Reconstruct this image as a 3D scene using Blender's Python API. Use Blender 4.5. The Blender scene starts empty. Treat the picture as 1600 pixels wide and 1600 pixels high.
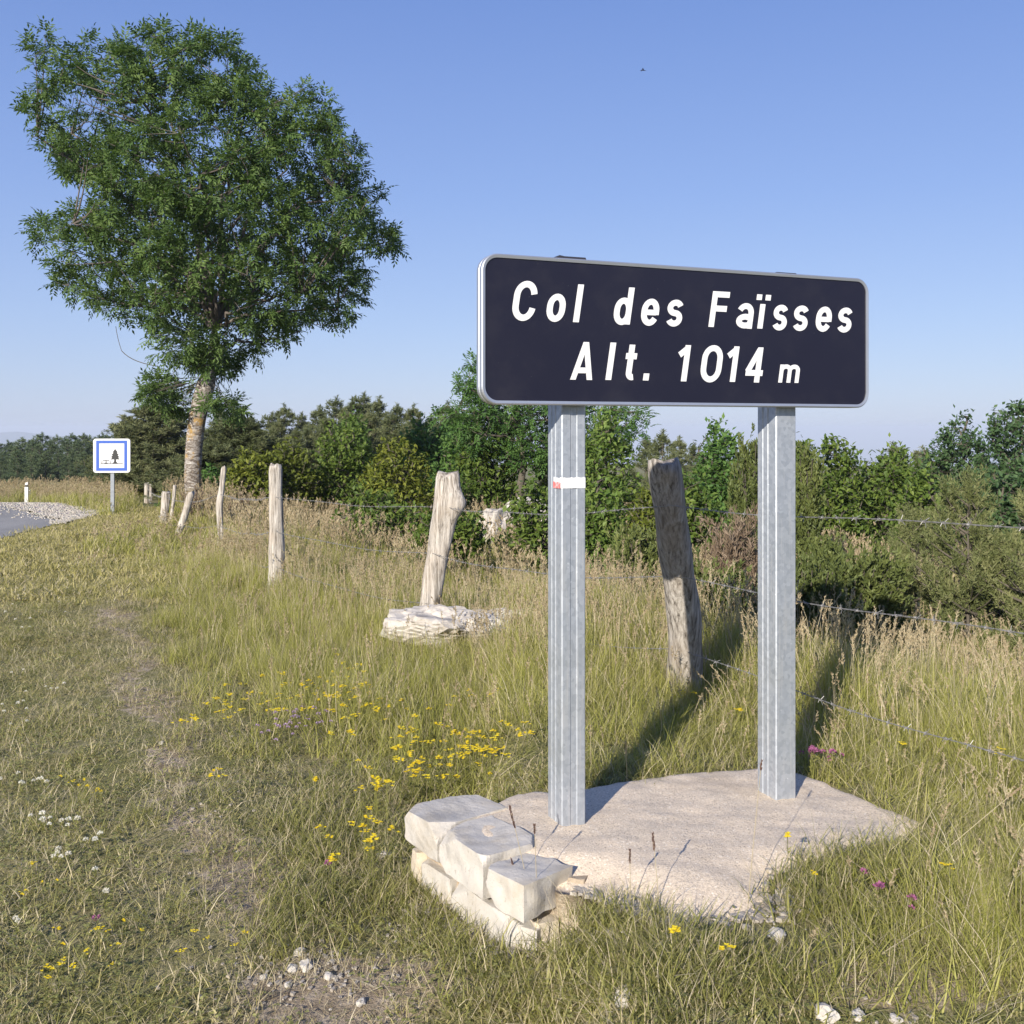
import bpy, bmesh, math, random
import numpy as np
from mathutils import Vector, Matrix
S = bpy.context.scene
EYE = 1.64; F = 1600.0; HOR = 670.0          # eye height (m), focal length and horizon row of the 1600 px photograph
# ------------------------------------------------------------------ camera, sky, sun
cam = bpy.data.cameras.new('camera'); camo = bpy.data.objects.new('camera', cam); S.collection.objects.link(camo)
camo.location = (0, 0, EYE); camo.rotation_euler = (math.radians(90), 0, 0)
cam.sensor_width = 36; cam.lens = 36; cam.shift_y = -(800-HOR)/1600; cam.clip_start = .05; cam.clip_end = 20000
S.camera = camo
SUN_EL = math.radians(22.5); SUN_AZ = math.atan2(-.418, -.908)      # azimuth clockwise from +Y
W = bpy.data.worlds.new('World'); S.world = W; W.use_nodes = True
nt = W.node_tree; nt.nodes.clear()
sky = nt.nodes.new('ShaderNodeTexSky'); sky.sky_type = 'NISHITA'; sky.sun_disc = False
sky.sun_elevation = SUN_EL; sky.sun_rotation = SUN_AZ; sky.altitude = 1000
sky.air_density = 1.0; sky.dust_density = 1.0; sky.ozone_density = 3.0
bgn = nt.nodes.new('ShaderNodeBackground'); bgn.inputs[1].default_value = .098
out = nt.nodes.new('ShaderNodeOutputWorld')
# clear summer sky: the Nishita light blended with a plain elevation gradient (pale lavender haze at the horizon)
tc = nt.nodes.new('ShaderNodeTexCoord'); sx = nt.nodes.new('ShaderNodeSeparateXYZ'); nt.links.new(tc.outputs['Generated'], sx.inputs[0])
sr = nt.nodes.new('ShaderNodeValToRGB'); e_ = sr.color_ramp.elements; e_[0].position = 0; e_[1].position = 1
e_[0].color = (3.45, 3.95, 5.45, 1); e_[1].color = (.5, 1.1, 3.5, 1)
for p_, c_ in ((.10, (2.75, 3.55, 5.65, 1)), (.22, (1.95, 2.85, 5.5, 1)), (.42, (1.12, 1.95, 4.75, 1))): x_ = e_.new(p_); x_.color = c_
nt.links.new(sx.outputs[2], sr.inputs[0]); mx = nt.nodes.new('ShaderNodeMix'); mx.data_type = 'RGBA'; mx.inputs[0].default_value = .78
nt.links.new(sky.outputs[0], mx.inputs[6]); nt.links.new(sr.outputs[0], mx.inputs[7])
nt.links.new(mx.outputs[2], bgn.inputs[0]); nt.links.new(bgn.outputs[0], out.inputs[0])
sl = bpy.data.lights.new('sun', 'SUN'); sl.energy = 5.0; sl.angle = math.radians(.5); sl.color = (1, .93, .82)
so = bpy.data.objects.new('sun', sl); S.collection.objects.link(so)
sd = Vector((math.sin(SUN_AZ)*math.cos(SUN_EL), math.cos(SUN_AZ)*math.cos(SUN_EL), math.sin(SUN_EL)))
so.rotation_euler = (-sd).to_track_quat('-Z', 'Y').to_euler(); so.location = sd*50
S.view_settings.view_transform = 'Standard'; S.view_settings.look = 'None'
S.view_settings.exposure = 0.62; S.view_settings.gamma = 1; S.view_settings.use_curve_mapping = False
S.render.engine = 'CYCLES'; S.cycles.use_denoising = True
S.cycles.max_bounces = 6; S.cycles.diffuse_bounces = 3; S.cycles.transmission_bounces = 3; S.cycles.transparent_max_bounces = 6
# ------------------------------------------------------------------ helpers
R0 = np.random.default_rng(7)
def px(x, y, Y):                                # pixel of the photograph at depth Y -> world point
    return ((x-800)/F*Y, Y, EYE-(y-HOR)/F*Y)
def sst(a, b, x):
    t = np.clip((np.asarray(x, float)-a)/(b-a), 0, 1); return t*t*(3-2*t)
FY = [-5, 2, 5, 8, 10, 14, 15.5, 29, 60, 300]; FX = [4.9, 2.1, 1.05, -.5, -2.31, -4, -5, -10.2, -22, -100]
def H(x, y):                                    # terrain height
    x = np.asarray(x, float); y = np.asarray(y, float)
    d = (x-np.interp(y, FY, FX))*.85; mound = .055*np.exp(-((x-.0)/.34)**2-((y-3.02)/.22)**2)
    z = (.225-.03*np.clip(x-.4, 0, 1.2))*sst(.08, .36, x+.25*sst(3.4, 4.2, y))*sst(13, 7, y)*(1-.12*sst(3.32, 3.08, y))
    z = z+mound-.42*sst(.5, 3.2, d)*sst(-1, 3, y)-1.4*sst(4, 30, d)
    z = z-.38*sst(22, 27, y)*sst(60, 35, y)
    z = z-.055*np.clip(y-33, 0, 100)*sst(33, 45, y)-255*sst(110, 3600, np.hypot(x, y))
    near = sst(60, 10, np.hypot(x, y))*sst(-7.2, -6.2, x)*np.where((x > -.6) & (x < 1.6) & (y > 2.9) & (y < 4.4), .25, 1)
    z = z+near*(.012*np.sin(3.1*x+1.3*y)+.010*np.sin(5.3*y-2.2*x+1)+.02*np.sin(1.1*x-.7*y))
    return z
def Hs(x, y): return float(H(x, y))
def ground_at(x, y, h=0.):                      # pixel -> world point lying h above the ground
    Y = 5.
    for _ in range(30):
        Y = .5*Y+.5*(EYE-Hs((x-800)/F*Y, Y)-h)*F/max(y-HOR, 8)
    X = (x-800)/F*Y
    return X, Y, Hs(X, Y)+h
def npmesh(name, V, faces, mats=(), attrs=None, smooth=False, midx=None):
    """faces: list of (n,k) int arrays"""
    me = bpy.data.meshes.new(name)
    V = np.asarray(V, np.float32); me.vertices.add(len(V)); me.vertices.foreach_set('co', V.ravel())
    faces = [np.asarray(f, np.int32) for f in faces if len(f)]
    tot = np.concatenate([np.full(len(f), f.shape[1], np.int32) for f in faces])
    li = np.concatenate([f.ravel() for f in faces])
    me.loops.add(len(li)); me.loops.foreach_set('vertex_index', li)
    me.polygons.add(len(tot)); st = np.zeros(len(tot), np.int32); st[1:] = np.cumsum(tot)[:-1]
    me.polygons.foreach_set('loop_start', st); me.polygons.foreach_set('loop_total', tot)
    if midx is not None: me.polygons.foreach_set('material_index', np.asarray(midx, np.int32))
    me.polygons.foreach_set('use_smooth', np.full(len(tot), smooth))
    for m in mats: me.materials.append(m)
    for k, a in (attrs or {}).items():
        at = me.attributes.new(k, 'FLOAT', 'POINT'); at.data.foreach_set('value', np.asarray(a, np.float32))
    me.update(calc_edges=True); me.validate()
    return me
def link(name, me, parent=None, loc=None):
    o = bpy.data.objects.new(name, me); S.collection.objects.link(o)
    if parent is not None: o.parent = parent
    if loc is not None: o.location = loc
    return o
def tag(o, label=None, cat=None, group=None, kind=None):
    if label: o['label'] = label
    if cat: o['category'] = cat
    if group: o['group'] = group
    if kind: o['kind'] = kind
    return o
def empty(name, loc=(0, 0, 0), rz=0, **k):
    o = bpy.data.objects.new(name, None); S.collection.objects.link(o); o.location = loc; o.rotation_euler = (0, 0, rz)
    o.empty_display_size = .1
    return tag(o, **k)
def rotv(V, q):                                  # rotate by matrix
    return V@np.array(q).T
class Geo:                                       # accumulates geometry into one mesh
    def __init__(s): s.V = []; s.F = {}; s.n = 0; s.A = []
    def add(s, V, faces, a=0.):
        V = np.asarray(V, float); s.V.append(V)
        for f in faces:
            f = np.asarray(f)
            if len(f): s.F.setdefault(f.shape[1], []).append(f+s.n)
        s.A.append(np.broadcast_to(np.asarray(a, float), (len(V),))); s.n += len(V)
    def mesh(s, name, mats, smooth=False, attr='rnd'):
        return npmesh(name, np.concatenate(s.V), [np.concatenate(f) for f in s.F.values()], mats, {attr: np.concatenate(s.A)}, smooth)
def tube(P, r, n=6, cap=True, phase=0.):
    P = np.asarray(P, float); r = np.broadcast_to(np.asarray(r, float), (len(P),))
    T = np.gradient(P, axis=0); T /= np.linalg.norm(T, axis=1)[:, None]+1e-12
    ref = np.array([0, 0, 1.]) if abs(T[:, 2]).mean() < .8 else np.array([1., 0, 0])
    A = np.cross(T, ref); A /= np.linalg.norm(A, axis=1)[:, None]+1e-9; B = np.cross(T, A)
    th = np.arange(n)/n*2*np.pi+phase
    V = P[:, None]+r[:, None, None]*(np.cos(th)[None, :, None]*A[:, None]+np.sin(th)[None, :, None]*B[:, None])
    V = V.reshape(-1, 3); k = len(P); i = np.arange(k-1)[:, None]*n; j = np.arange(n)[None]
    q = np.stack([i+j, i+(j+1) % n, i+n+(j+1) % n, i+n+j], -1).reshape(-1, 4)
    fs = [q]
    if cap: fs += [np.arange(n)[None, ::-1], (k-1)*n+np.arange(n)[None]]
    return V, fs
def bm_to(name, bm, mats, parent=None, smooth=False, loc=None):
    bmesh.ops.recalc_face_normals(bm, faces=bm.faces[:])
    me = bpy.data.meshes.new(name); bm.to_mesh(me); bm.free()
    for m in mats: me.materials.append(m)
    for p in me.polygons: p.use_smooth = smooth
    return link(name, me, parent, loc)
# ------------------------------------------------------------------ materials
class N:
    def __init__(s, name):
        s.m = bpy.data.materials.new(name); s.m.use_nodes = True; s.t = s.m.node_tree; s.t.nodes.clear()
        s.o = s.t.nodes.new('ShaderNodeOutputMaterial')
    def n(s, typ, **k):
        x = s.t.nodes.new('ShaderNode'+typ)
        for a, b in k.items():
            if a.startswith('i_'):
                key = a[2:]; x.inputs[int(key) if key.isdigit() else key.replace('_', ' ')].default_value = b
            else: setattr(x, a, b)
        return x
    def l(s, a, b): s.t.links.new(a, b)
    def coord(s, kind='Object', scale=(1, 1, 1)):
        c = s.n('TexCoord'); mp = s.n('Mapping'); mp.inputs['Scale'].default_value = scale
        s.l(c.outputs[kind], mp.inputs[0]); return mp.outputs[0]
    def noise(s, co, scale, detail=6, rough=.6, dist=0):
        x = s.n('TexNoise'); x.inputs['Scale'].default_value = scale; x.inputs['Detail'].default_value = detail
        x.inputs['Roughness'].default_value = rough; x.inputs['Distortion'].default_value = dist
        s.l(co, x.inputs['Vector']); return x.outputs['Fac']
    def ramp(s, fac, stops, interp='LINEAR'):
        r = s.n('ValToRGB'); r.color_ramp.interpolation = interp; e = r.color_ramp.elements
        while len(e) < len(stops): e.new(.5)
        for el, (p, c) in zip(e, stops): el.position = p; el.color = (*c, 1) if len(c) == 3 else c
        s.l(fac, r.inputs[0]); return r.outputs[0]
    def mix(s, fac, a, b, mode='MIX'):
        x = s.n('Mix', data_type='RGBA', blend_type=mode)
        for i, v in ((0, fac), (6, a), (7, b)):
            if isinstance(v, (int, float)): x.inputs[i].default_value = v
            elif isinstance(v, tuple): x.inputs[i].default_value = (*v, 1)
            else: s.l(v, x.inputs[i])
        return x.outputs[2]
    def bsdf(s, col, rough=.6, metal=0., bump=None, bstr=.3, bdist=.01, spec=.5):
        b = s.n('BsdfPrincipled'); b.inputs['Metallic'].default_value = metal
        b.inputs['Specular IOR Level'].default_value = spec
        for key, v in (('Base Color', col), ('Roughness', rough)):
            if isinstance(v, tuple): b.inputs[key].default_value = (*v, 1)
            elif isinstance(v, (int, float)): b.inputs[key].default_value = v
            else: s.l(v, b.inputs[key])
        if bump is not None:
            u = s.n('Bump'); u.inputs['Strength'].default_value = bstr; u.inputs['Distance'].default_value = bdist
            s.l(bump, u.inputs['Height']); s.l(u.outputs[0], b.inputs['Normal'])
        s.l(b.outputs[0], s.o.inputs[0]); return s.m
def leafmat(name, stops, trans=.35, rough=.55, nscale=.6, var=.5, spec=.25):
    """thin leaf: per-leaf colour from the attribute rnd, plus variation between plants and clumps"""
    k = N(name); a = k.n('Attribute', attribute_name='rnd'); inf = k.n('ObjectInfo')
    g = k.n('NewGeometry'); nz = k.noise(g.outputs['Position'], nscale, 2)
    s1 = k.n('Math', operation='MULTIPLY_ADD', i_1=1-var); k.l(a.outputs['Fac'], s1.inputs[0])
    s2 = k.n('Math', operation='MULTIPLY', i_1=var*.5); k.l(inf.outputs['Random'], s2.inputs[0])
    s3 = k.n('Math', operation='MULTIPLY_ADD', i_1=var*.5*1.6); k.l(nz, s3.inputs[0]); k.l(s2.outputs[0], s3.inputs[2])
    s4 = k.n('Math', operation='SUBTRACT', i_1=var*.5*.3); k.l(s3.outputs[0], s4.inputs[0]); k.l(s4.outputs[0], s1.inputs[2])
    c = k.ramp(s1.outputs[0], stops)
    p = k.n('BsdfPrincipled'); p.inputs['Roughness'].default_value = rough; p.inputs['Specular IOR Level'].default_value = spec
    k.l(c, p.inputs['Base Color'])
    t = k.n('BsdfTranslucent'); k.l(k.mix(1., c, (1.15, 1.25, .7), 'MULTIPLY'), t.inputs['Color'])
    m = k.n('MixShader', i_0=trans); k.l(p.outputs[0], m.inputs[1]); k.l(t.outputs[0], m.inputs[2]); k.l(m.outputs[0], k.o.inputs[0])
    return k.m
def simple(name, col, rough=.5, metal=0., spec=.5, nz=0, sc=30):
    k = N(name)
    if nz:
        co = k.coord(); f = k.noise(co, sc, 5)
        c = k.mix(f, tuple(max(0, v*(1-nz)) for v in col), tuple(min(1, v*(1+nz)) for v in col)); return k.bsdf(c, rough, metal, f, .15, .002, spec)
    return k.bsdf(col, rough, metal, spec=spec)
def m_ground():
    k = N('meadow_soil'); g = k.n('NewGeometry'); p = g.outputs['Position']
    a = k.noise(p, 1.3, 8, .65); b = k.noise(p, 16, 8, .7); c = k.noise(p, 90, 4, .7)
    col = k.ramp(b, [(.3, (.13, .115, .06)), (.45, (.24, .215, .10)), (.6, (.34, .29, .17)), (.75, (.44, .37, .24))])
    gr = k.ramp(c, [(.3, (.10, .105, .04)), (.6, (.21, .205, .075)), (.8, (.36, .32, .17))])
    f = k.ramp(a, [(.38, (0, 0, 0)), (.62, (1, 1, 1))])
    at = k.n('Attribute', attribute_name='bare'); e = k.ramp(b, [(.3, (.17, .13, .09)), (.5, (.34, .27, .19)), (.72, (.52, .44, .35))])
    pb = k.n('Math', operation='MULTIPLY_ADD', i_1=1.6); k.l(at.outputs['Fac'], pb.inputs[0]); k.l(k.ramp(b, [(.3, (-0., 0, 0)), (.7, (.5, .5, .5))]), pb.inputs[2])
    return k.bsdf(k.mix(k.ramp(pb.outputs[0], [(.75, (0, 0, 0)), (1., (1, 1, 1))]), k.mix(f, col, gr), e), .95, 0, c, .9, .02, .1)
def m_path():
    k = N('trodden_earth'); g = k.n('NewGeometry'); p = g.outputs['Position']
    b = k.noise(p, 22, 8, .7); c = k.noise(p, 120, 4, .7)
    col = k.ramp(b, [(.3, (.12, .09, .05)), (.5, (.27, .21, .14)), (.72, (.45, .37, .29))])
    return k.bsdf(k.mix(k.ramp(c, [(.55, (0, 0, 0)), (.7, (1, 1, 1))]), col, (.40, .36, .3)), .95, 0, c, .8, .015, .1)
def m_stone(name, base, warm, sc=1.):
    k = N(name); co = k.coord(); a = k.noise(co, 6*sc, 9, .65, .6); b = k.noise(co, 70*sc, 8, .75)
    v = k.n('TexVoronoi'); v.inputs['Scale'].default_value = 5*sc; v.feature = 'DISTANCE_TO_EDGE'; dn = k.n('TexNoise'); dn.inputs['Scale'].default_value = 7*sc; k.l(co, dn.inputs['Vector']); k.l(k.mix(.35, co, dn.outputs['Color']), v.inputs['Vector'])
    c1 = k.mix(k.ramp(a, [(.45, (0, 0, 0)), (.72, (1, 1, 1))]), base, warm)
    c2 = k.mix(k.ramp(b, [(.30, (1, 1, 1)), (.42, (0, 0, 0))]), c1, tuple(x*.62 for x in warm)); gy = k.noise(co, 2.2*sc, 7, .75, 1.2); c2 = k.mix(k.ramp(gy, [(.50, (0, 0, 0)), (.62, (.5, .5, .5))]), c2, tuple(x*.62 for x in base))
    h = k.n('Math', operation='ADD'); k.l(a, h.inputs[0]); k.l(b, h.inputs[1])
    return k.bsdf(c2, .9, 0, h.outputs[0], .55, .006, .2)
def m_concrete():
    k = N('rough_concrete'); co = k.coord(); a = k.noise(co, 3, 6); b = k.noise(co, 150, 6, .8); d = k.noise(co, 45, 6, .7)
    v = k.n('TexVoronoi'); v.inputs['Scale'].default_value = 95; k.l(co, v.inputs['Vector'])
    c = k.ramp(b, [(.32, (.40, .32, .23)), (.5, (.72, .595, .45)), (.7, (.84, .71, .55))])
    c = k.mix(k.ramp(a, [(.35, (.85, .85, .85)), (.7, (1, 1, 1))]), (.56, .46, .345), c)
    bw = k.n('RGBToBW'); k.l(v.outputs['Color'], bw.inputs[0]); ag = k.ramp(bw.outputs[0], [(.2, (.34, .27, .20)), (.5, (.66, .55, .43)), (.85, (.90, .82, .70))])
    c = k.mix(k.ramp(v.outputs['Distance'], [(.22, (.75, .75, .75)), (.42, (0, 0, 0))]), c, ag)
    st = k.noise(co, 1.7, 7, .7, 1.); c = k.mix(k.ramp(st, [(.52, (0, 0, 0)), (.68, (.55, .55, .55))]), c, (.40, .32, .24))
    h = k.n('Math', operation='ADD'); k.l(b, h.inputs[0]); k.l(d, h.inputs[1])
    return k.bsdf(c, .95, 0, h.outputs[0], .7, .006, .15)
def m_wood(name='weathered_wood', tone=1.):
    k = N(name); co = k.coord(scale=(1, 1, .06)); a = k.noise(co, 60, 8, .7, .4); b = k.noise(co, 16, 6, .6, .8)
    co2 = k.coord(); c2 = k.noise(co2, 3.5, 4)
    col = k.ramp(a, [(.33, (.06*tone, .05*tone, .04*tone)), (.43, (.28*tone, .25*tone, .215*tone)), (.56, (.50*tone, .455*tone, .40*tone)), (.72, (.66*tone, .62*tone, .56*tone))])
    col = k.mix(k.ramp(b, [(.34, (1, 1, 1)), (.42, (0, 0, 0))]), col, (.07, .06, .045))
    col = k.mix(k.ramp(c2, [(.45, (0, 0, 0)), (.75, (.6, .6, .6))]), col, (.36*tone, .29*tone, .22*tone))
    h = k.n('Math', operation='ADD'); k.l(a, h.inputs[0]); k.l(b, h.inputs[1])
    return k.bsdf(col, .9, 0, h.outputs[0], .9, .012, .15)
def m_galv():
    k = N('galvanised_steel'); co = k.coord(); v = k.n('TexVoronoi'); v.inputs['Scale'].default_value = 70; k.l(co, v.inputs['Vector'])
    cs = k.coord(scale=(1, 1, .03)); st = k.noise(cs, 120, 5, .6); a = k.noise(co, 9, 5); f = k.noise(co, 60, 4)
    bw = k.n('RGBToBW'); k.l(v.outputs['Color'], bw.inputs[0]); c = k.ramp(bw.outputs[0], [(.2, (.37, .40, .44)), (.8, (.47, .50, .54))])
    c = k.mix(k.ramp(st, [(.52, (0, 0, 0)), (.72, (.7, .7, .7))]), c, (.56, .56, .56))
    c = k.mix(k.ramp(a, [(.5, (0, 0, 0)), (.75, (.45, .45, .45))]), c, (.30, .33, .37))
    c = k.mix(k.ramp(f, [(.66, (0, 0, 0)), (.75, (.8, .8, .8))]), c, (.75, .77, .80))
    return k.bsdf(c, k.ramp(a, [(.3, (.36,)*3), (.7, (.55,)*3)]), .55, f, .06, .002)
def m_bark():
    k = N('ash_bark'); co = k.coord(scale=(1, 1, 2.6)); a = k.noise(co, 9, 8, .7, 1.); b = k.noise(k.coord(), 3.2, 6, .7)
    v = k.noise(k.coord(scale=(1, 1, 5)), 7, 6, .75)
    c = k.ramp(a, [(.34, (.05, .04, .03)), (.46, (.17, .14, .115)), (.55, (.34, .31, .28)), (.68, (.56, .54, .51))])
    c = k.mix(k.ramp(b, [(.53, (0, 0, 0)), (.62, (.85, .85, .85))]), c, k.mix(v, (.45, .25, .03), (.30, .22, .12)))
    return k.bsdf(c, .95, 0, a, .9, .03, .1)
def m_twig(): return simple('brown_twigs', (.10, .085, .065), .9, nz=.4, sc=8)
def m_asphalt():
    k = N('asphalt'); g = k.n('NewGeometry'); a = k.noise(g.outputs['Position'], 60, 5, .7); b = k.noise(g.outputs['Position'], .6, 4)
    c = k.mix(k.ramp(b, [(.4, (0, 0, 0)), (.6, (1, 1, 1))]), k.ramp(a, [(.3, (.16, .155, .15)), (.7, (.34, .33, .32))]), k.ramp(a, [(.3, (.20, .195, .19)), (.7, (.40, .385, .37))]))
    return k.bsdf(c, .9, 0, a, .4, .01, .2)
def m_gravel(name, lo, hi):
    k = N(name); g = k.n('NewGeometry'); v = k.n('TexVoronoi'); v.inputs['Scale'].default_value = 22; k.l(g.outputs['Position'], v.inputs['Vector'])
    c = k.mix(k.ramp(v.outputs['Distance'], [(.2, (0, 0, 0)), (.6, (1, 1, 1))]), hi, lo)
    return k.bsdf(k.mix(.35, c, v.outputs['Color'], 'SOFT_LIGHT'), .95, 0, v.outputs['Distance'], 1., .02, .1)
M = dict(
    ground=m_ground(), path=m_path(), concrete=m_concrete(), galv=m_galv(), bark=m_bark(), twig=m_twig(), asphalt=m_asphalt(),
    gravel=m_gravel('white_gravel', (.30, .27, .24), (.62, .58, .53)),
    stone=m_stone('pale_limestone', (.50, .465, .415), (.42, .36, .275)), stone2=m_stone('sandy_limestone', (.54, .47, .37), (.44, .33, .20)), chips=m_stone('limestone_chips', (.42, .38, .33), (.29, .24, .18), 4),
    mortar=m_stone('sandy_mortar', (.42, .34, .25), (.30, .22, .14), 3), rock=m_stone('weathered_limestone', (.50, .46, .41), (.27, .235, .195), 1.6),
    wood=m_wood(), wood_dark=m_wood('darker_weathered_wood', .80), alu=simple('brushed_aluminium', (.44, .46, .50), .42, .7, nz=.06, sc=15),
    black=None, white=simple('white_film', (.70, .70, .70), .45, nz=.03, sc=60), red=None, paint=simple('white_plastic', (.62, .62, .62), .5),
    blue=simple('traffic_blue', (.012, .075, .38), .5), dark=simple('black_film', (.012, .012, .012), .4), wire=simple('rusty_galvanised_wire', (.29, .28, .27), .55, .45, nz=.3, sc=40),
    bracket=simple('dark_bracket', (.03, .03, .04), .7, spec=.2),
)
def m_panel():
    k = N('navy_black_film'); co = k.coord(); a = k.noise(co, 220, 3); b = k.noise(co, 2.5, 4)
    c = k.mix(a, (.008, .008, .018), (.013, .013, .026)); sp = k.noise(co, 160, 2, .5); du = k.noise(co, 5, 6, .7)
    c = k.mix(k.ramp(b, [(.4, (0, 0, 0)), (.8, (.35, .35, .35))]), c, (.018, .018, .030)); c = k.mix(k.ramp(sp, [(.765, (0, 0, 0)), (.79, (.5, .5, .5))]), c, (.25, .24, .22)); c = k.mix(k.ramp(du, [(.5, (0, 0, 0)), (.8, (.02, .02, .02))]), c, (.4, .37, .32))
    return k.bsdf(c, k.ramp(du, [(.3, (.34,)*3), (.7, (.5,)*3)]), 0, spec=.30)
M['black'] = m_panel()
def m_red():
    k = N('faded_red_paint'); co = k.coord(); a = k.noise(co, 70, 4); return k.bsdf(k.mix(k.ramp(a, [(.45, (0, 0, 0)), (.6, (1, 1, 1))]), (.62, .16, .15), (.66, .55, .54)), .6)
M['red'] = m_red()
GR = dict(
    lawn=leafmat('short_grass', [(0, (.200, .190, .060)), (.3, (.330, .300, .105)), (.6, (.44, .385, .170)), (.8, (.56, .49, .28)), (1, (.68, .60, .40))], .35, nscale=.9),
    tall=leafmat('tall_grass', [(0, (.185, .195, .040)), (.4, (.32, .32, .074)), (.7, (.45, .42, .14)), (1, (.64, .56, .32))], .4, nscale=.5),
    lush=leafmat('lush_grass', [(0, (.150, .158, .046)), (.5, (.285, .278, .084)), (.85, (.41, .375, .155)), (1, (.54, .48, .28))], .4, nscale=.9),
    straw=leafmat('dry_straw', [(0, (.34, .27, .16)), (.5, (.52, .44, .29)), (1, (.70, .62, .46))], .3),
    seed=leafmat('seed_heads', [(0, (.27, .19, .125)), (.5, (.44, .35, .225)), (1, (.60, .52, .35))], .35),
    clover=leafmat('clover_leaves', [(0, (.14, .155, .05)), (.6, (.26, .26, .09)), (1, (.36, .35, .15))], .3),
)
LF = dict(
    ash=leafmat('ash_leaves', [(0, (0.035, 0.066, 0.021)), (.45, (0.074, 0.128, 0.034)), (.8, (0.132, 0.196, 0.052)), (1, (0.216, 0.285, 0.090))], .30, nscale=.7, var=.4),
    hedge=leafmat('hawthorn_leaves', [(0, (0.037, 0.068, 0.017)), (.5, (0.093, 0.145, 0.027)), (1, (0.204, 0.255, 0.051))], .3, nscale=.8),
    olive=leafmat('olive_leaves', [(0, (0.058, 0.075, 0.014)), (.5, (0.138, 0.167, 0.025)), (1, (0.275, 0.275, 0.051))], .3, nscale=.8),
    green=leafmat('green_leaves', [(0, (0.035, 0.080, 0.022)), (.5, (0.080, 0.160, 0.038)), (1, (0.176, 0.264, 0.064))], .3, nscale=.8),
    fresh=leafmat('fresh_leaves', [(0, (0.058, 0.104, 0.023)), (.5, (0.124, 0.195, 0.039)), (1, (0.234, 0.286, 0.078))], .35, nscale=.8),
    blue=leafmat('blue_green_leaves', [(0, (.030, .060, .026)), (.5, (.068, .125, .046)), (1, (.14, .20, .085))], .3, nscale=.8),
    pine=leafmat('pine_needles', [(0, (0.047, 0.066, 0.027)), (.5, (0.117, 0.137, 0.058)), (1, (0.254, 0.254, 0.127))], .12, nscale=.5),
    pinefar=leafmat('far_pine_needles', [(0, (0.047, 0.074, 0.039)), (.5, (0.101, 0.140, 0.066)), (1, (0.195, 0.234, 0.108))], .12, nscale=.12),
    candle=leafmat('young_pine_needles', [(0, (.055, .070, .026)), (.5, (.130, .150, .052)), (1, (.30, .29, .14))], .15),
    juniper=leafmat('juniper_sprays', [(0, (.045, .062, .020)), (.5, (.110, .135, .038)), (1, (.23, .245, .08))], .15),
    dead=leafmat('dead_brown_sprays', [(0, (.07, .05, .035)), (.6, (.20, .145, .10)), (1, (.34, .27, .20))], .15),
)
# ------------------------------------------------------------------ setting: ground, road, hill
def graded(lo, hi, c0, c1, fine, n):
    mid = np.arange(c0, c1+1e-6, fine); t = np.linspace(0, 1, n+1)[1:]
    k = 6.
    g = (np.exp(k*t)-1)/(np.exp(k)-1)
    return np.concatenate([(c0-g*(c0-lo))[::-1], mid, c1+g*(hi-c1)])
gx = graded(-6000, 6000, -6, 5, .08, 50); gy = graded(-300, 9000, 1.2, 13, .08, 50)
X, Y = np.meshgrid(gx, gy); Z = H(X, Y)
nx, ny = len(gx), len(gy); i = np.arange(ny-1)[:, None]*nx; j = np.arange(nx-1)[None]
PATH = np.array([(-.42, 2.3), (-.58, 2.9), (-.95, 3.5), (-1.25, 4.16), (-1.68, 5.1), (-2.2, 6.2), (-3., 8), (-4.3, 11), (-5.6, 14.5)])
def path_x(y): return np.interp(y, PATH[:, 1], PATH[:, 0])
bare_ = np.exp(-((X-path_x(Y)+.1*np.sin(Y*3.1)+.05*np.sin(Y*7.7))/(.20+.06*np.sin(Y*2.3)))**2)*(Y > 1)*sst(14, 9, Y)*(.85+.15*np.sin(Y*5.1+1)); bare_ *= .66; bare_ = np.maximum(bare_, np.exp(-((X+.48)/.34)**2-((Y-2.98)/.2)**2)); bare_ = np.maximum(bare_, np.exp(-((X-.95)/.5)**2-((Y-2.7)/.15)**2)*.7)
gme = npmesh('ground', np.stack([X, Y, Z], -1).reshape(-1, 3), [np.stack([i+j, i+j+1, i+nx+j+1, i+nx+j], -1).reshape(-1, 4)], [M['ground']], {'bare': bare_.ravel()}, smooth=True)
tag(link('ground', gme), 'grassy verge falling away behind a wire fence', kind='structure')
def strip(name, L, Rr, mat, dz, sub=.15, label=None):
    """ribbon between two polylines given as functions of one parameter, draped over the ground"""
    n = len(L); V = []; m = 7
    for a, b in zip(L, Rr):
        for t in np.linspace(0, 1, m):
            x, y = a[0]+(b[0]-a[0])*t, a[1]+(b[1]-a[1])*t; V.append((x, y, Hs(x, y)+dz))
    i = np.arange(n-1)[:, None]*m; j = np.arange(m-1)[None]
    return tag(link(name, npmesh(name, V, [np.stack([i+j, i+j+1, i+m+j+1, i+m+j], -1).reshape(-1, 4)], [mat], smooth=True)), label, kind='structure')
EDGE = [(-7.6, 2), (-7.6, 10), (-7.6, 14.5), (-7.7, 16.6), (-7.9, 18.0), (-8.9, 19.2), (-9.9, 20.7), (-11.3, 22.4), (-13.6, 24.4), (-17.5, 27), (-24, 30)]
INNER = [(-14, 0), (-14, 9), (-14, 12), (-14.4, 14.5), (-15, 16), (-16, 17.5), (-17.5, 19), (-20, 20.5), (-24, 21.5), (-30, 22.5)]
def refine(P, k=8):
    P = np.array(P, float); t = np.arange(len(P)); tt = np.linspace(0, len(P)-1, (len(P)-1)*k+1)
    return np.stack([np.interp(tt, t, P[:, 0]), np.interp(tt, t, P[:, 1])], -1)
rg = random.Random(3)
e1 = refine(EDGE, 14); e1[:, 0] += np.array([rg.uniform(-.06, .06) for _ in e1])
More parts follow.
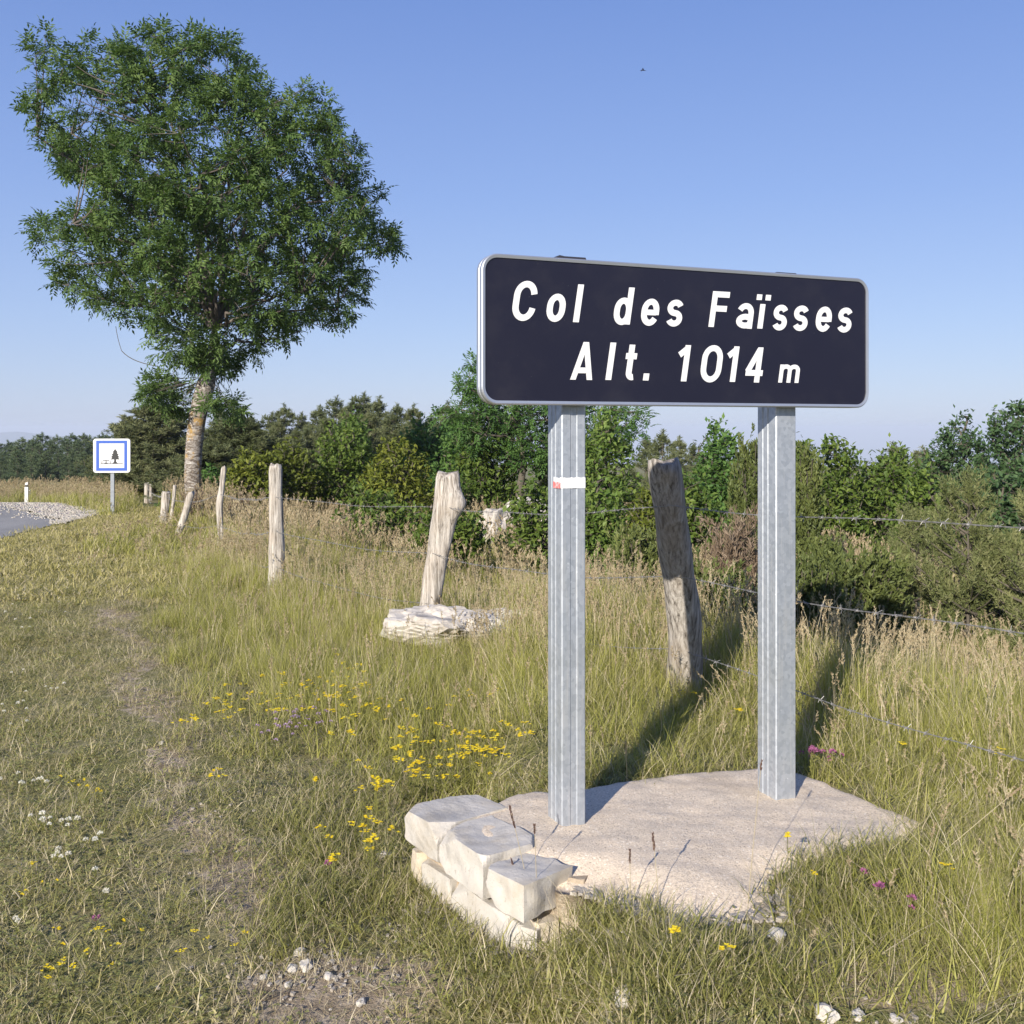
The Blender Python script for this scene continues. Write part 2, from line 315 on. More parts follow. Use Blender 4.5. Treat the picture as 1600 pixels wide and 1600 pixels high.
strip('road', e1, refine(INNER, 14), M['asphalt'], .012, label='grey asphalt road bending away to the left')
g1 = refine([(-7.70, 17.5), (-7.75, 18.6), (-8.0, 20.0), (-8.9, 21.3), (-10.2, 22.8), (-11.6, 23.6), (-15.0, 25.7)], 10)
g2 = refine([(-7.85, 17.6), (-8.05, 18.3), (-8.9, 19.3), (-9.9, 20.6), (-11.2, 22.1), (-12.5, 23.2), (-15.3, 25.4)], 10)
for a in (g1, g2): a += np.array([[rg.uniform(-.1, .1), rg.uniform(-.1, .1)] for _ in a])
strip('gravel_apron', g1, g2, M['gravel'], .020, label='white gravel apron at the road edge')
g = Geo(); rr = np.random.default_rng(9)
cube = np.array([(-1, -1, -1), (1, -1, -1), (1, 1, -1), (-1, 1, -1), (-1, -1, 1), (1, -1, 1), (1, 1, 1), (-1, 1, 1)], float)*.5
cf = np.array([(0, 3, 2, 1), (4, 5, 6, 7), (0, 1, 5, 4), (1, 2, 6, 5), (2, 3, 7, 6), (3, 0, 4, 7)])
def pebbles(g, pts, size, rng):
    for p in pts:
        s = size*rng.uniform(.5, 1.6); v = cube*rng.uniform(.6, 1.2, (8, 3))*s*np.array([1, .9, .55])
        a = rng.uniform(0, 6.3); c, s_ = math.cos(a), math.sin(a); v = v@np.array([[c, -s_, 0], [s_, c, 0], [0, 0, 1]])
        g.add(v+np.array(p), [cf], rng.uniform())
pts = []
for _ in range(5200):
    t = rr.uniform(0, len(g1)-1.01); i0 = int(t); f = t-i0; u = rr.uniform(-.05, 1.0)+abs(rr.normal())*.35*(rr.uniform() < .3)
    a = g1[i0]*(1-f)+g1[i0+1]*f; b = g2[i0]*(1-f)+g2[i0+1]*f; q = a+(b-a)*u; pts.append((q[0], q[1], Hs(*q)+.022))
pebbles(g, pts, .022, rr)
tag(link('gravel', g.mesh('gravel', [M['stone']])), 'loose white gravel beside the road', kind='stuff')
# far blue hill
hx = np.linspace(-4600, -900, 60); prof = 95*np.exp(-((hx+2950)/620)**2)+55*np.exp(-((hx+1900)/700)**2)
V = []
for s_, yy in ((0, 5200), (.6, 5450), (1, 5800), (.5, 6300), (0, 7000)):
    for a, b in zip(hx, prof): V.append((a, yy+60*math.sin(a*.01), -290+(b+170+6*math.sin(a*.013))*s_))
m = 60; i = np.arange(4)[:, None]*m; j = np.arange(m-1)[None]
tag(link('hill', npmesh('hill', V, [np.stack([i+j, i+j+1, i+m+j+1, i+m+j], -1).reshape(-1, 4)], [simple('wooded_hill', (.05, .07, .045), .95, nz=.3, sc=.01)], smooth=True)),
    'long low wooded hill on the far horizon', kind='structure')
# ------------------------------------------------------------------ the altitude sign
PL = np.array(px(752, 632, 3.373)); PR = np.array(px(1357, 637.2, 3.970))
U = np.array([PR[0]-PL[0], PR[1]-PL[1], 0]); LEN = float(np.linalg.norm(U)); U /= LEN; NRM = np.array([U[1], -U[0], 0.])
ZB = (PL[2]+PR[2])/2; HGT = .500
ang = math.atan2(U[1], U[0])
root = empty('altitude_sign', (PL[0], PL[1], 0), ang, label='black road sign on two galvanised posts reading Col des Faïsses Alt. 1014 m', cat='road sign')
# local frame: x along the sign, y into the picture (behind), z up; front face at y=0
def sign_uv(x, y):                               # pixel -> coordinates on the sign face (along, up from its bottom)
    d = np.array([(x-800)/F, 1, -(y-HOR)/F]); o = np.array([0, 0, EYE]); n = NRM; p0 = np.array([PL[0], PL[1], 0])
    t = np.dot(p0-o, n)/np.dot(d, n); q = o+d*t
    return float(np.dot(q-p0, U)), float(q[2]-ZB)
def rrect(x0, x1, z0, z1, r, n=10):
    P = []
    for cx, cz, a0 in ((x1-r, z1-r, 0), (x0+r, z1-r, 90), (x0+r, z0+r, 180), (x1-r, z0+r, 270)):
        for k_ in range(n+1):
            a = math.radians(a0+90*k_/n); P.append((cx+r*math.cos(a), cz+r*math.sin(a)))
    return P
def prism(P, y0, y1):                            # closed outline in x,z extruded along y
    n = len(P); V = [(x, y0, z) for x, z in P]+[(x, y1, z) for x, z in P]
    i = np.arange(n); return V, [i[None, :], (n+i[None, ::-1]), np.stack([i, n+i, n+(i+1) % n, (i+1) % n], -1)]
def add_prism(name, P, y0, y1, mat, parent, **k):
    V, fs = prism(P, y0, y1); g = Geo(); g.add(V, fs); o = link(name, g.mesh(name, [mat]), parent); return tag(o, **k)
r_ = .058
add_prism('panel', rrect(.010, LEN-.010, ZB+.010, ZB+HGT-.010, r_-.010), .001, .028, M['black'], root)
panel = root.children[0]
# aluminium rim: closed profile swept round the outline
outer = rrect(0, LEN, ZB, ZB+HGT, r_); inner = rrect(.013, LEN-.013, ZB+.013, ZB+HGT-.013, r_-.013)
mid_ = rrect(.004, LEN-.004, ZB+.004, ZB+HGT-.004, r_-.004)
prof = [(inner, .0005), (inner, -.003), (mid_, -.005), (outer, -.001), (outer, .018), (mid_, .020), (mid_, .024), (outer, .026), (outer, .044), (inner, .046)]
n = len(outer); V = [(x, y, z) for P, y in prof for x, z in P]; k_ = len(prof); i = np.arange(k_)[:, None]*n; j = np.arange(n)[None]
Q = np.stack([i+j, ((i//n+1) % k_)*n+j, ((i//n+1) % k_)*n+(j+1) % n, i+(j+1) % n], -1).reshape(-1, 4)
g = Geo(); g.add(V, [Q]); link('rim', g.mesh('rim', [M['alu']], smooth=False), root)
# lettering: stroke glyphs, x 0..1 across the glyph, y in cap heights
def arc(cx, cy, rx, ry, a0, a1, n=14):
    return [(cx+rx*math.cos(math.radians(a0+(a1-a0)*t/n)), cy+ry*math.sin(math.radians(a0+(a1-a0)*t/n))) for t in range(n+1)]
XH = .70
def glyph(c):
    # returns (strokes, width in cap heights) with centre lines inside a stroke-wide margin
    w = .165; h = w/2
    def box(W_): return h, W_-h
    if c == 'C':
        W_ = .62; a, b = box(W_); cx = W_/2; rx = cx-h; ry = .30
        return [arc(cx, 1.02-h-ry, rx, ry, 8, 180)+arc(cx, -.02+h+ry, rx, ry, 180, 352)], W_
    if c == 'o':
        W_ = .54; cx = W_/2; rx = cx-h; ry = .245
        return [arc(cx, XH+.02-h-ry, rx, ry, 0, 180)+arc(cx, -.02+h+ry, rx, ry, 180, 360)+[(cx+rx, XH+.02-h-ry)]], W_
    if c == 'l': return [[(h, 0), (h, 1)]], w
    if c == 'd':
        W_ = .54; cx = W_/2; rx = cx-h; ry = .245
        return [arc(cx, XH+.02-h-ry, rx, ry, 10, 180)+arc(cx, -.02+h+ry, rx, ry, 180, 350), [(W_-h, 0), (W_-h, 1)]], W_
    if c == 'e':
        W_ = .53; cx = W_/2; rx = cx-h; ry = .245; ym = .345
        return [[(h, ym), (W_-h*1., ym)], [(W_-h, ym-.065)]+arc(cx, XH+.02-h-ry, rx, ry, 0, 180)+arc(cx, -.02+h+ry, rx, ry, 180, 330)], W_
    if c == 's':
        W_ = .50; cx = W_/2; rx = cx-h; ry = (XH+.04-2*h)/4; yt = XH+.02-h-ry; yb = -.02+h+ry
        return [arc(cx, yt, rx, ry, 20, 90, 6)+arc(cx, yt, rx, ry, 90, 250, 12)[1:]+arc(cx, yb, rx, ry, 70, -90, 12)+arc(cx, yb, rx, ry, -90, -160, 6)[1:]], W_
    if c == 'F': return [[(h, 0), (h, 1)], [(h*1.2, 1-h), (.54, 1-h)], [(h*1.2, .52), (.50, .52)]], .54
    if c == 'a':
        W_ = .53; cx = W_/2; rx = cx-h; yt = XH+.02-h-.2
        return [[(W_-h, 0), (W_-h, yt)]+arc(cx, yt, rx, .2, 0, 158), arc(cx+.02, .21, rx+.01, .125, 62, 300)], W_
    if c == 'ï': return [[(.13, 0), (.13, XH)], [(-.02, .81), (-.02, .97)], [(.28, .81), (.28, .97)]], .26
    if c == 'A': return [[(.06, 0), (.36, 1)], [(.66, 0), (.36, 1)], [(.17, .25), (.55, .25)]], .72
    if c == 't': return [[(.18, .96), (.18, .24)]+arc(.18+.12, .20, .12, .115, 180, 290, 8), [(0, XH-.05), (.38, XH-.05)]], .40
    if c == '.': return [[(h, 0), (h, .19)]], w
    if c == '1': return [[(.24, 0), (.24, 1)], [(.22, .90), (.0, .72)]], .335
    if c == '0':
        W_ = .62; cx = W_/2; rx = cx-h; ry = .30
        return [arc(cx, 1.02-h-ry, rx, ry, 0, 180)+arc(cx, -.02+h+ry, rx, ry, 180, 360)+[(cx+rx, 1.02-h-ry)]], W_
    if c == '4': return [[(.46, 0), (.46, 1)], [(.44, .94), (.07, .30)], [(.0, .27), (.64, .27)]], .64
    if c == 'm':
        W_ = .86; a = h; b = W_/2; d = W_-h; rr_ = (b-a)/2
        return [[(a, 0), (a, XH)], arc(a+rr_, XH-h-rr_*.9+.01, rr_, rr_*.9, 165, 0, 8)+[(b, 0)], arc(b+rr_, XH-h-rr_*.9+.01, rr_, rr_*.9, 165, 0, 8)+[(d, 0)]], W_
CAP = .1300; SL = .155
def stroke_poly(P, w):
    P = np.array(P, float); keep = [0]+[i for i in range(1, len(P)) if np.linalg.norm(P[i]-P[i-1]) > 1e-5]; P = P[keep]
    closed = np.linalg.norm(P[0]-P[-1]) < 1e-4
    T = np.diff(P, axis=0); T /= np.linalg.norm(T, axis=1)[:, None]
    if closed:
        Ta = np.concatenate([T[-1:], T]); Tb = np.concatenate([T, T[:1]])
    else: Ta = np.concatenate([T[:1], T]); Tb = np.concatenate([T, T[-1:]])
    nn = (Ta+Tb); nn /= np.linalg.norm(nn, axis=1)[:, None]; cosa = np.clip((nn*Ta).sum(1), .5, 1)
    Nv = np.stack([-nn[:, 1], nn[:, 0]], -1)*(w/2/cosa)[:, None]
    return P+Nv, P-Nv
def put(c, xl, xr, yb, size=1.):
    """xl..xr pixel extent of the glyph, yb pixel of its baseline"""
    u0, v0 = sign_uv(xl, yb); u1, _ = sign_uv(xr, yb); cap = CAP*size
    st, gw = glyph(c); hh = {'.': .19, 't': .45}.get(c, 1. if c in 'CldFAt104ï' else XH)
    wid = max(u1-u0-SL*cap*hh*(.50 if c in 'Cosea0' else 1.), .02); sx = wid/gw
    if c in 'l.ï1': sx = cap
    g = Geo(); z = v0+ZB
    for q, P in enumerate(st):
        w = .165 if c != 'A' or q == 2 else .158
        if c == 'A' and q == 2: w = .15
        if c == 'e' and q == 0: w = .15
        P = [(x*sx/cap, y) for x, y in P]
        a, b = stroke_poly(P, w)
        dy = -.0012-.00025*q
        for A_ in (a, b):
            if abs(P[0][1]) < 1e-6: A_[0, 1] = 0
            if abs(P[-1][1]) < 1e-6: A_[-1, 1] = 0
        if c == 'A' and q < 2: a[-1, 1] = b[-1, 1] = 1
        n = len(a); V = [(u0+(x+SL*y)*cap, dy, z+y*cap) for x, y in a]+[(u0+(x+SL*y)*cap, dy, z+y*cap) for x, y in b]
        V += [(x, .0012, zz) for x, _, zz in V]
        i = np.arange(n-1); m2 = 2*n
        g.add(V, [np.stack([i, i+1, n+i+1, n+i], -1), np.stack([i, m2+i, m2+i+1, i+1], -1), np.stack([n+i, n+i+1, m2+n+i+1, m2+n+i], -1)])
    return link('letter', g.mesh('letter', [M['white']]), panel)
zx = lambda v: 720+v/2.4242; zy = lambda v: 370+v/2.4242
for c, a, b, yb in (('C', 188, 287, 314), ('o', 320, 395, 318), ('l', 425, 470, 323), ('d', 575, 658, 330), ('e', 678, 750, 333), ('s', 775, 840, 336),
                    ('F', 938, 1020, 341), ('a', 1038, 1108, 346), ('ï', 1118, 1172, 347), ('s', 1178, 1236, 351), ('s', 1255, 1315, 353), ('e', 1340, 1404, 356), ('s', 1423, 1481, 359)):
    put(c, zx(a), zx(b), zy(yb))
for c, a, b, yb in (('A', 418, 513, 541), ('l', 548, 590, 542), ('t', 612, 665, 543), ('.', 690, 707, 544), ('1', 815, 877, 547), ('0', 902, 990, 548), ('1', 1001, 1060, 549), ('4', 1073, 1155, 551)):
    put(c, zx(a), zx(b), zy(yb))
put('m', zx(1202), zx(1287), zy(552), .74)
SLZ0 = EYE-1.376; 
def slab_z(x, y): return SLZ0-.036*(x-.17)
# posts: folded steel profile with ridges on the side faces
def sign_post(ux, bottom, top, tape):
    w, d = .092, .120; y0 = .052
    P = [(-w/2, 0), (w/2, 0), (w/2, d)]
    for t in (.80, .78, .62, .60): pass
    prof = [(-w/2+.004, 0)]
    if tape: prof += [(-.014, 0), (-.011, .0035), (.011, .0035), (.014, 0)]
    prof += [(w/2-.004, 0), (w/2, .004), (w/2, d-.004), (w/2-.004, d), (-w/2+.004, d), (-w/2, d-.004)]
    for t in (.72, .45): prof += [(-w/2, d*t+.006), (-w/2-.0025, d*t+.003), (-w/2-.0025, d*t-.003), (-w/2, d*t-.006)]
    prof += [(-w/2, .004)]
    n = len(prof); zs = [bottom, (bottom+top)/2, top]; V = [(ux+x, y0+y, z) for z in zs for x, y in prof]
    i = np.arange(2)[:, None]*n; j = np.arange(n)[None]
    g = Geo(); g.add(V, [np.stack([i+j, i+(j+1) % n, i+n+(j+1) % n, i+n+j], -1).reshape(-1, 4)])
    po = link('post', g.mesh('post', [M['galv']]), root)
    add_prism('cap', [(ux-w/2-.003, top), (ux+w/2+.003, top), (ux+w/2-.002, top+.012), (ux-w/2+.002, top+.012)], y0-.003, y0+d+.003, M['bracket'], po)
    return po, w, d, y0
uL = sign_uv(896, 700)[0]; uR = sign_uv(1226, 700)[0]
for ux, zt, tp in ((uL+.026, ZB+HGT+.004, True), (uR+.046, ZB+HGT+.000, False)):
    wx, wy = PL[0]+U[0]*ux, PL[1]+U[1]*ux
    po, w, d, y0 = sign_post(ux, slab_z(wx, wy)-.12, zt, tp)
    for zc in (ZB+.11, ZB+HGT-.11):              # clamps behind the panel
        add_prism('bracket', [(ux-.07, zc-.02), (ux+.07, zc-.02), (ux+.07, zc+.02), (ux-.07, zc+.02)], .0465, .0515, M['galv'], root)
    if tp:                                       # painted hiking mark round the left post
        zc = EYE-(754-HOR)/F*3.58; hh = .0185; g = Geo(); q = np.random.default_rng(4)
        e = .0012
        loop = [(-w/2-e-.003, d*.5), (-w/2-e-.003, .003), (-w/2+.004, -e), (0, -e), (w/2-.002, -e), (w/2+e, .003), (w/2+e, d*.6)]
        nn = 40; tt = np.linspace(0, len(loop)-1, nn); lx = np.interp(tt, range(len(loop)), [p[0] for p in loop]); ly = np.interp(tt, range(len(loop)), [p[1] for p in loop])
        V = [(ux+a, y0+b, zc-hh+q.uniform(-.0006, .0006)) for a, b in zip(lx, ly)]+[(ux+a, y0+b, zc+hh+q.uniform(-.0018, .0022)) for a, b in zip(lx, ly)]
        i = np.arange(nn-1); g.add(V, [np.stack([i, i+1, nn+i+1, nn+i], -1)])
        link('white_stripe', g.mesh('white_stripe', [M['white']]), po)
        V = [(ux-w/2-.0058, y0+a, zc-hh+b) for a, b in ((.001, 0.), (d*.5, -.001), (d*.5, .022), (.001, .021))]
        V += [(x+.0015, y, z) for x, y, z in V]; g = Geo(); g.add(V, [cf]); link('red_stripe', g.mesh('red_stripe', [M['red']]), po)
        add_prism('crooked_cap_plate', [(ux-.075, ZB+HGT+.004), (ux-.055, ZB+HGT+.019), (ux+.055, ZB+HGT+.003)], .05, .13, M['bracket'], po)
# ------------------------------------------------------------------ plinth of stones and concrete
def on_slab(x, y, dz=0.):
    Y_ = 3.5
    for _ in range(20): Y_ = (EYE-slab_z((x-800)/F*Y_, Y_)-dz)*F/(y-HOR)
    return ((x-800)/F*Y_, Y_)
plinth = empty('stone_plinth', (.5, 3.5, 0), label='low plinth of pale stones and rough concrete carrying the black sign', cat='plinth')
def rel(V, o): return np.asarray(V, float)-np.array(o.location)
outl = [(760, 1262), (792, 1238), (835, 1232), (870, 1236), (930, 1226), (985, 1214), (1080, 1203), (1180, 1198), (1248, 1203), (1300, 1224), (1350, 1245), (1400, 1266), (1446, 1286), (1420, 1304),
        (1350, 1316), (1280, 1334), (1225, 1352), (1225, 1380), (1205, 1402), (1150, 1412), (1080, 1412), (1020, 1402), (960, 1390), (925, 1375), (862, 1358), (800, 1328), (742, 1302), (735, 1276)]
SO = np.array([on_slab(*p) for p in outl])
def inpoly(P, poly):
    x, y = P[:, 0], P[:, 1]; ins = np.zeros(len(P), bool); n = len(poly)
    for i in range(n):
        x1, y1 = poly[i]; x2, y2 = poly[(i+1) % n]; c = ((y1 > y) != (y2 > y)) & (x < (x2-x1)*(y-y1)/(y2-y1+1e-12)+x1); ins ^= c
    return ins
def polydist(P, poly):
    d = np.full(len(P), 1e9); n = len(poly)
    for i in range(n):
        a = np.array(poly[i], float); b = np.array(poly[(i+1) % n], float); ab = b-a; t = np.clip(((P-a)@ab)/(ab@ab+1e-12), 0, 1); d = np.minimum(d, np.linalg.norm(P-a-t[:, None]*ab, axis=1))
    return d
def subdiv_loop(P, k, amp, rng):
    Q = []
    for a, b in zip(P, np.roll(P, -1, 0)):
        for t in range(k): Q.append(a+(b-a)*t/k+rng.normal(0, amp, 2))
    return np.array(Q)
def vnoise(V, sc, seed=0, octs=5):                        # cheap smooth noise
    V = np.asarray(V)*sc; r = np.zeros(len(V)); q = np.random.default_rng(seed)
    for o in range(octs):
        k_ = q.normal(0, 1, (3, 3))*(1.6**o); r += (np.sin(V@k_[0]+q.uniform(0, 6))*np.sin(V@k_[1]+q.uniform(0, 6))+.5*np.sin(V@k_[2]))/(1.5**o)
    return r
q = np.random.default_rng(11); LP = subdiv_loop(SO, 4, .003, q); fr_ = sst(3.35, 3.2, LP[:, 1])[:, None]; LP = LP+fr_*q.normal(0, .012, LP.shape); n = len(LP)
gxx, gyy = np.meshgrid(np.arange(-.2, 1.7, .022), np.arange(2.9, 4.3, .022)); IP = np.stack([gxx.ravel(), gyy.ravel()], -1)+q.normal(0, .003, (gxx.size, 2)); IP = IP[inpoly(IP, LP)]; IP = IP[polydist(IP, LP) > .012]
from mathutils.geometry import delaunay_2d_cdt
A2d = np.concatenate([LP, IP]); res = delaunay_2d_cdt([Vector(p) for p in A2d], [(i, (i+1) % n) for i in range(n)], [], 1, 1e-5)
V2 = np.array([v[:] for v in res[0]]); tri = np.array([f for f in res[2] if len(f) == 3]); ed = polydist(V2, LP)
z = slab_z(V2[:, 0], V2[:, 1])-.016*np.exp(-ed/.012)
V = np.column_stack([V2, z]); V[:, 2] += .0028*vnoise(V, 9, 3)+.0012*vnoise(V, 40, 4); V[:, 2] -= .05*sst(.22, 0, ed)*sst(3.45, 3.2, V2[:, 1]-.0*V2[:, 0])
m0 = len(V); rim_i = [int(np.argmin(((V2-p)**2).sum(1))) for p in LP]; low = np.array([(V[k_][0]*1.0, V[k_][1], Hs(V[k_][0], V[k_][1])-.08) for k_ in rim_i]); low[:, 2] = np.minimum(low[:, 2], V[rim_i][:, 2]-.03)
i = np.arange(n); ri = np.array(rim_i); g = Geo(); g.add(rel(np.concatenate([V, low]), plinth), [tri, np.stack([m0+i, m0+(i+1) % n, ri[(i+1) % n], ri[i]], -1)])
link('concrete_top', g.mesh('concrete_top', [M['concrete']], smooth=True), plinth)
def stone_block(name, a, b, z0, z1, depth, mat, seed, parent, out=0., taper=.0, amp=.010, org=None, sub=15):
    """stone whose visible face runs from a to b (plan), depth goes to the left-hand normal of a->b reversed"""
    a = np.array(a, float); b = np.array(b, float); t = b-a; L = np.linalg.norm(t); t /= L; nrm = np.array([-t[1], t[0]])
    if nrm@(np.array([.5, 3.6])-(a+b)/2) < 0: nrm = -nrm
    bm = bmesh.new(); bmesh.ops.create_cube(bm, size=1); bmesh.ops.subdivide_edges(bm, edges=bm.edges[:], cuts=sub, use_grid_fill=True)
    q = np.random.default_rng(seed); pl = []
    for _ in range(14):
        v = q.normal(0, 1, 3)*(1, 1, .75); v /= np.linalg.norm(v); pl.append((v, q.uniform(.64, .78)))
    co = np.array([v.co[:] for v in bm.verts]); 
    for v, dd in pl:
        s = co@v; m_ = s > dd; co[m_] -= np.outer(s[m_]-dd, v)
    co = np.sign(co)*np.minimum(np.abs(co), .5)
    P = np.empty_like(co); half = (z1-z0)/2
    u_ = (co[:, 0]+.5)*L; dv = (co[:, 1]+.5)*depth-out; 
    P[:, :2] = a+np.outer(u_, t)+np.outer(dv, nrm); P[:, 2] = (z0+z1)/2+co[:, 2]*(z1-z0)
    nz = vnoise(P, 11, seed+1, 2)*amp*.46+vnoise(P, 24, seed+3, 2)*amp*.30+np.abs(vnoise(P, 17, seed+7, 1))*amp*-.35+vnoise(P, 55, seed+2, 1)*amp*.14
    dirv = co/(np.linalg.norm(co, axis=1)[:, None]+1e-6); w3 = np.stack([dirv[:, 0]*t[0]+dirv[:, 1]*nrm[0], dirv[:, 0]*t[1]+dirv[:, 1]*nrm[1], dirv[:, 2]*.6], -1)
    P += w3*nz[:, None]
    o_ = np.array(parent.location) if parent is not None else np.array(org)
    for v, p in zip(bm.verts, P): v.co = p-o_
    ob = bm_to(name, bm, [mat], parent, False, loc=None if parent is not None else org)
    return ob
SZ = SLZ0
A1 = on_slab(636, 1258); A2 = on_slab(688, 1290); A3 = on_slab(762, 1342); A4 = on_slab(806, 1380, -.01); A5 = on_slab(925, 1382, -.02)
A1 = np.array(A1); A2 = np.array(A2); A3 = np.array(A3); A4 = np.array(A4); A5 = np.array(A5)
stone_block('stone', A1+(-.005, .0), A2, SZ-.115, SZ+.012, .30, M['stone'], 21, plinth, .012, amp=.008)
stone_block('stone', A2+(.004, -.006), A3+(-.004, .01), SZ-.125, SZ+.014, .22, M['stone'], 22, plinth, .015, amp=.011)
stone_block('stone', A3+(.010, -.008), A4+(.045, .0), SZ-.112, SZ-.004, .21, M['stone'], 38, plinth, .028, amp=.012, sub=15)
# lower course and mortar
gz = .0
lower = [(A1+(.004, .02), A1*.72+A2*.28, M['stone2']), (A1*.68+A2*.32, A2*.85+A3*.15, M['stone']), (A2*.8+A3*.2, A3*.45+A4*.55, M['stone']), (A3*.40+A4*.60, A4+(.06, .0), M['stone'])]
for k_, (a, b, mt) in enumerate(lower):
    stone_block('stone', a, b, -.05+.02*(k_ % 2), SZ-.142-.012*(k_ % 2), .12, mt, 40+k_, plinth, -.010, amp=.007)
stone_block('stone', A4+(.065, .012), A4*.4+A5*.6+(0, .02), .02, SZ-.14, .12, M['stone2'], 51, plinth, -.012, amp=.007)
stone_block('mortar', A1+(.03, .0), A3+(.02, .04), -.06, SZ-.02, .17, M['mortar'], 60, plinth, -.016, amp=.006)
stone_block('mortar', A3+(.0, .05), A5+(-.03, .03), -.05, SZ-.035, .14, M['mortar'], 61, plinth, -.012, amp=.006)
# ------------------------------------------------------------------ wooden fence with barbed wire
FO = np.array([-.5, 8, 0.])
fence = empty('barbed_wire_fence', FO, label='old fence of crooked weathered stakes strung with three barbed wires', cat='fence')
def stake(cl, Yd, widths, mat=None, seed=0, label=None, lean=0., knob=None, flat=True, rough=1.):
    """cl: centre line pixels top to bottom, widths in pixels"""
    P = np.array([px(x, y, Yd+lean*k_) for k_, (x, y) in enumerate(cl)])
    t = np.concatenate([[0], np.cumsum(np.linalg.norm(np.diff(P, axis=0), axis=1))]); m_ = 34; tt = np.linspace(0, t[-1], m_)
    C_ = np.stack([np.interp(tt, t, P[:, k_]) for k_ in range(3)], -1)
    C_[1:-1] = (C_[:-2]+C_[1:-1]*2+C_[2:])/4; C_[1:-1] = (C_[:-2]+C_[1:-1]*2+C_[2:])/4
    W_ = np.interp(tt, t, np.array(widths, float)/F*Yd/2); ns = 26; th = np.arange(ns)/ns*2*np.pi; q = np.random.default_rng(seed)
    prof = 1+.05*np.sin(2*th+q.uniform(0, 6))+.05*np.sin(3*th+q.uniform(0, 6))+.035*np.sin(5*th+q.uniform(0, 6))
    crack = q.uniform(0, 6.28, 5); V = []
    for k_ in range(m_):
        r = W_[k_]*prof*(1+.035*rough*np.sin(tt[k_]*7+th+seed)+.03*rough*np.sin(tt[k_]*17+2*th))
        for c in crack:
            dlt = np.abs((th-c-.25*np.sin(tt[k_]*3+c)+np.pi) % (2*np.pi)-np.pi); r = r*(1-.15*np.exp(-(dlt/.11)**2)*(.5+.5*math.sin(tt[k_]*5+c*9)))
        if knob and abs(tt[k_]-knob[0]) < .3: r = r*(1+knob[2]*math.exp(-((tt[k_]-knob[0])/knob[3])**2)*np.exp(-(((th-knob[1]+np.pi) % (2*np.pi)-np.pi)/.8)**2))
        if k_ == 0: r = r*.90
        V += [(C_[k_, 0]+r[s]*math.cos(th[s]), C_[k_, 1]+r[s]*math.sin(th[s])*.85, C_[k_, 2]-(0 if k_ else 0)+(.018*math.sin(th[s]*2+seed)+.008*math.sin(th[s]*5+1) if k_ < 2 else 0)) for s in range(ns)]
    V = np.array(V); top = V[:ns].mean(0)+(0, 0, .006); i = np.arange(m_-1)[:, None]*ns; j = np.arange(ns)[None]
    Vx = np.concatenate([V, top[None]]); jj = np.arange(ns)
    o = C_[-1]; g = Geo(); g.add(Vx-FO, [np.stack([i+j, i+ns+j, i+ns+(j+1) % ns, i+(j+1) % ns], -1).reshape(-1, 4), np.stack([jj, (jj+1) % ns, np.full(ns, m_*ns)], -1)])
    ob = link('stake', g.mesh('stake', [mat or M['wood']], smooth=True), fence)
    if label: ob['label'] = label
    return C_
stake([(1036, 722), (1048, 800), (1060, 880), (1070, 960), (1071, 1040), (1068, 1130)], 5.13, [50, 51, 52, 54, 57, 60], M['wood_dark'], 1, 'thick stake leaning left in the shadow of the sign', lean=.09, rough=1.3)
stake([(699, 740), (698, 790), (689, 840), (677, 900), (668, 975)], 8.0, [34, 40, 35, 32, 32], M['wood'], 2, 'leaning stake with a knob near its top, standing in a rock', knob=(.24, 6.1, .55, .09))
stake([(430, 727), (431, 800), (432, 870), (431, 960)], 10., [20, 21, 24, 25], M['wood'], 3, 'straight pale squared stake with a rounded top')
stake([(350, 730), (347, 760), (342, 790), (345, 830), (343, 885)], 14., [9, 9, 11, 9, 9], M['wood'], 4, 'slim wavy stake')
stake([(299, 770), (288, 808), (276, 842), (266, 880)], 15.5, [12, 12, 11, 10], M['wood'], 5, 'short stake leaning far to the right')
stake([(260, 769), (257, 800), (254, 830), (252, 870)], 17., [14, 13, 12, 11], M['wood'], 6, 'broad flat topped stake')
stake([(273, 759), (271, 785), (268, 805), (266, 840)], 18.5, [5, 5.5, 5, 5], M['wood'], 7)
stake([(229, 755), (229, 770), (229, 790)], 28., [7, 7, 6.5], M['wood'], 8)
stake([(235.5, 757), (235.5, 770), (236, 790)], 29., [4.5, 4.5, 4.5], M['wood'], 9)
stake([(238.5, 748), (238, 770), (238, 792)], 30.5, [4, 4, 4], M['wood'], 10)
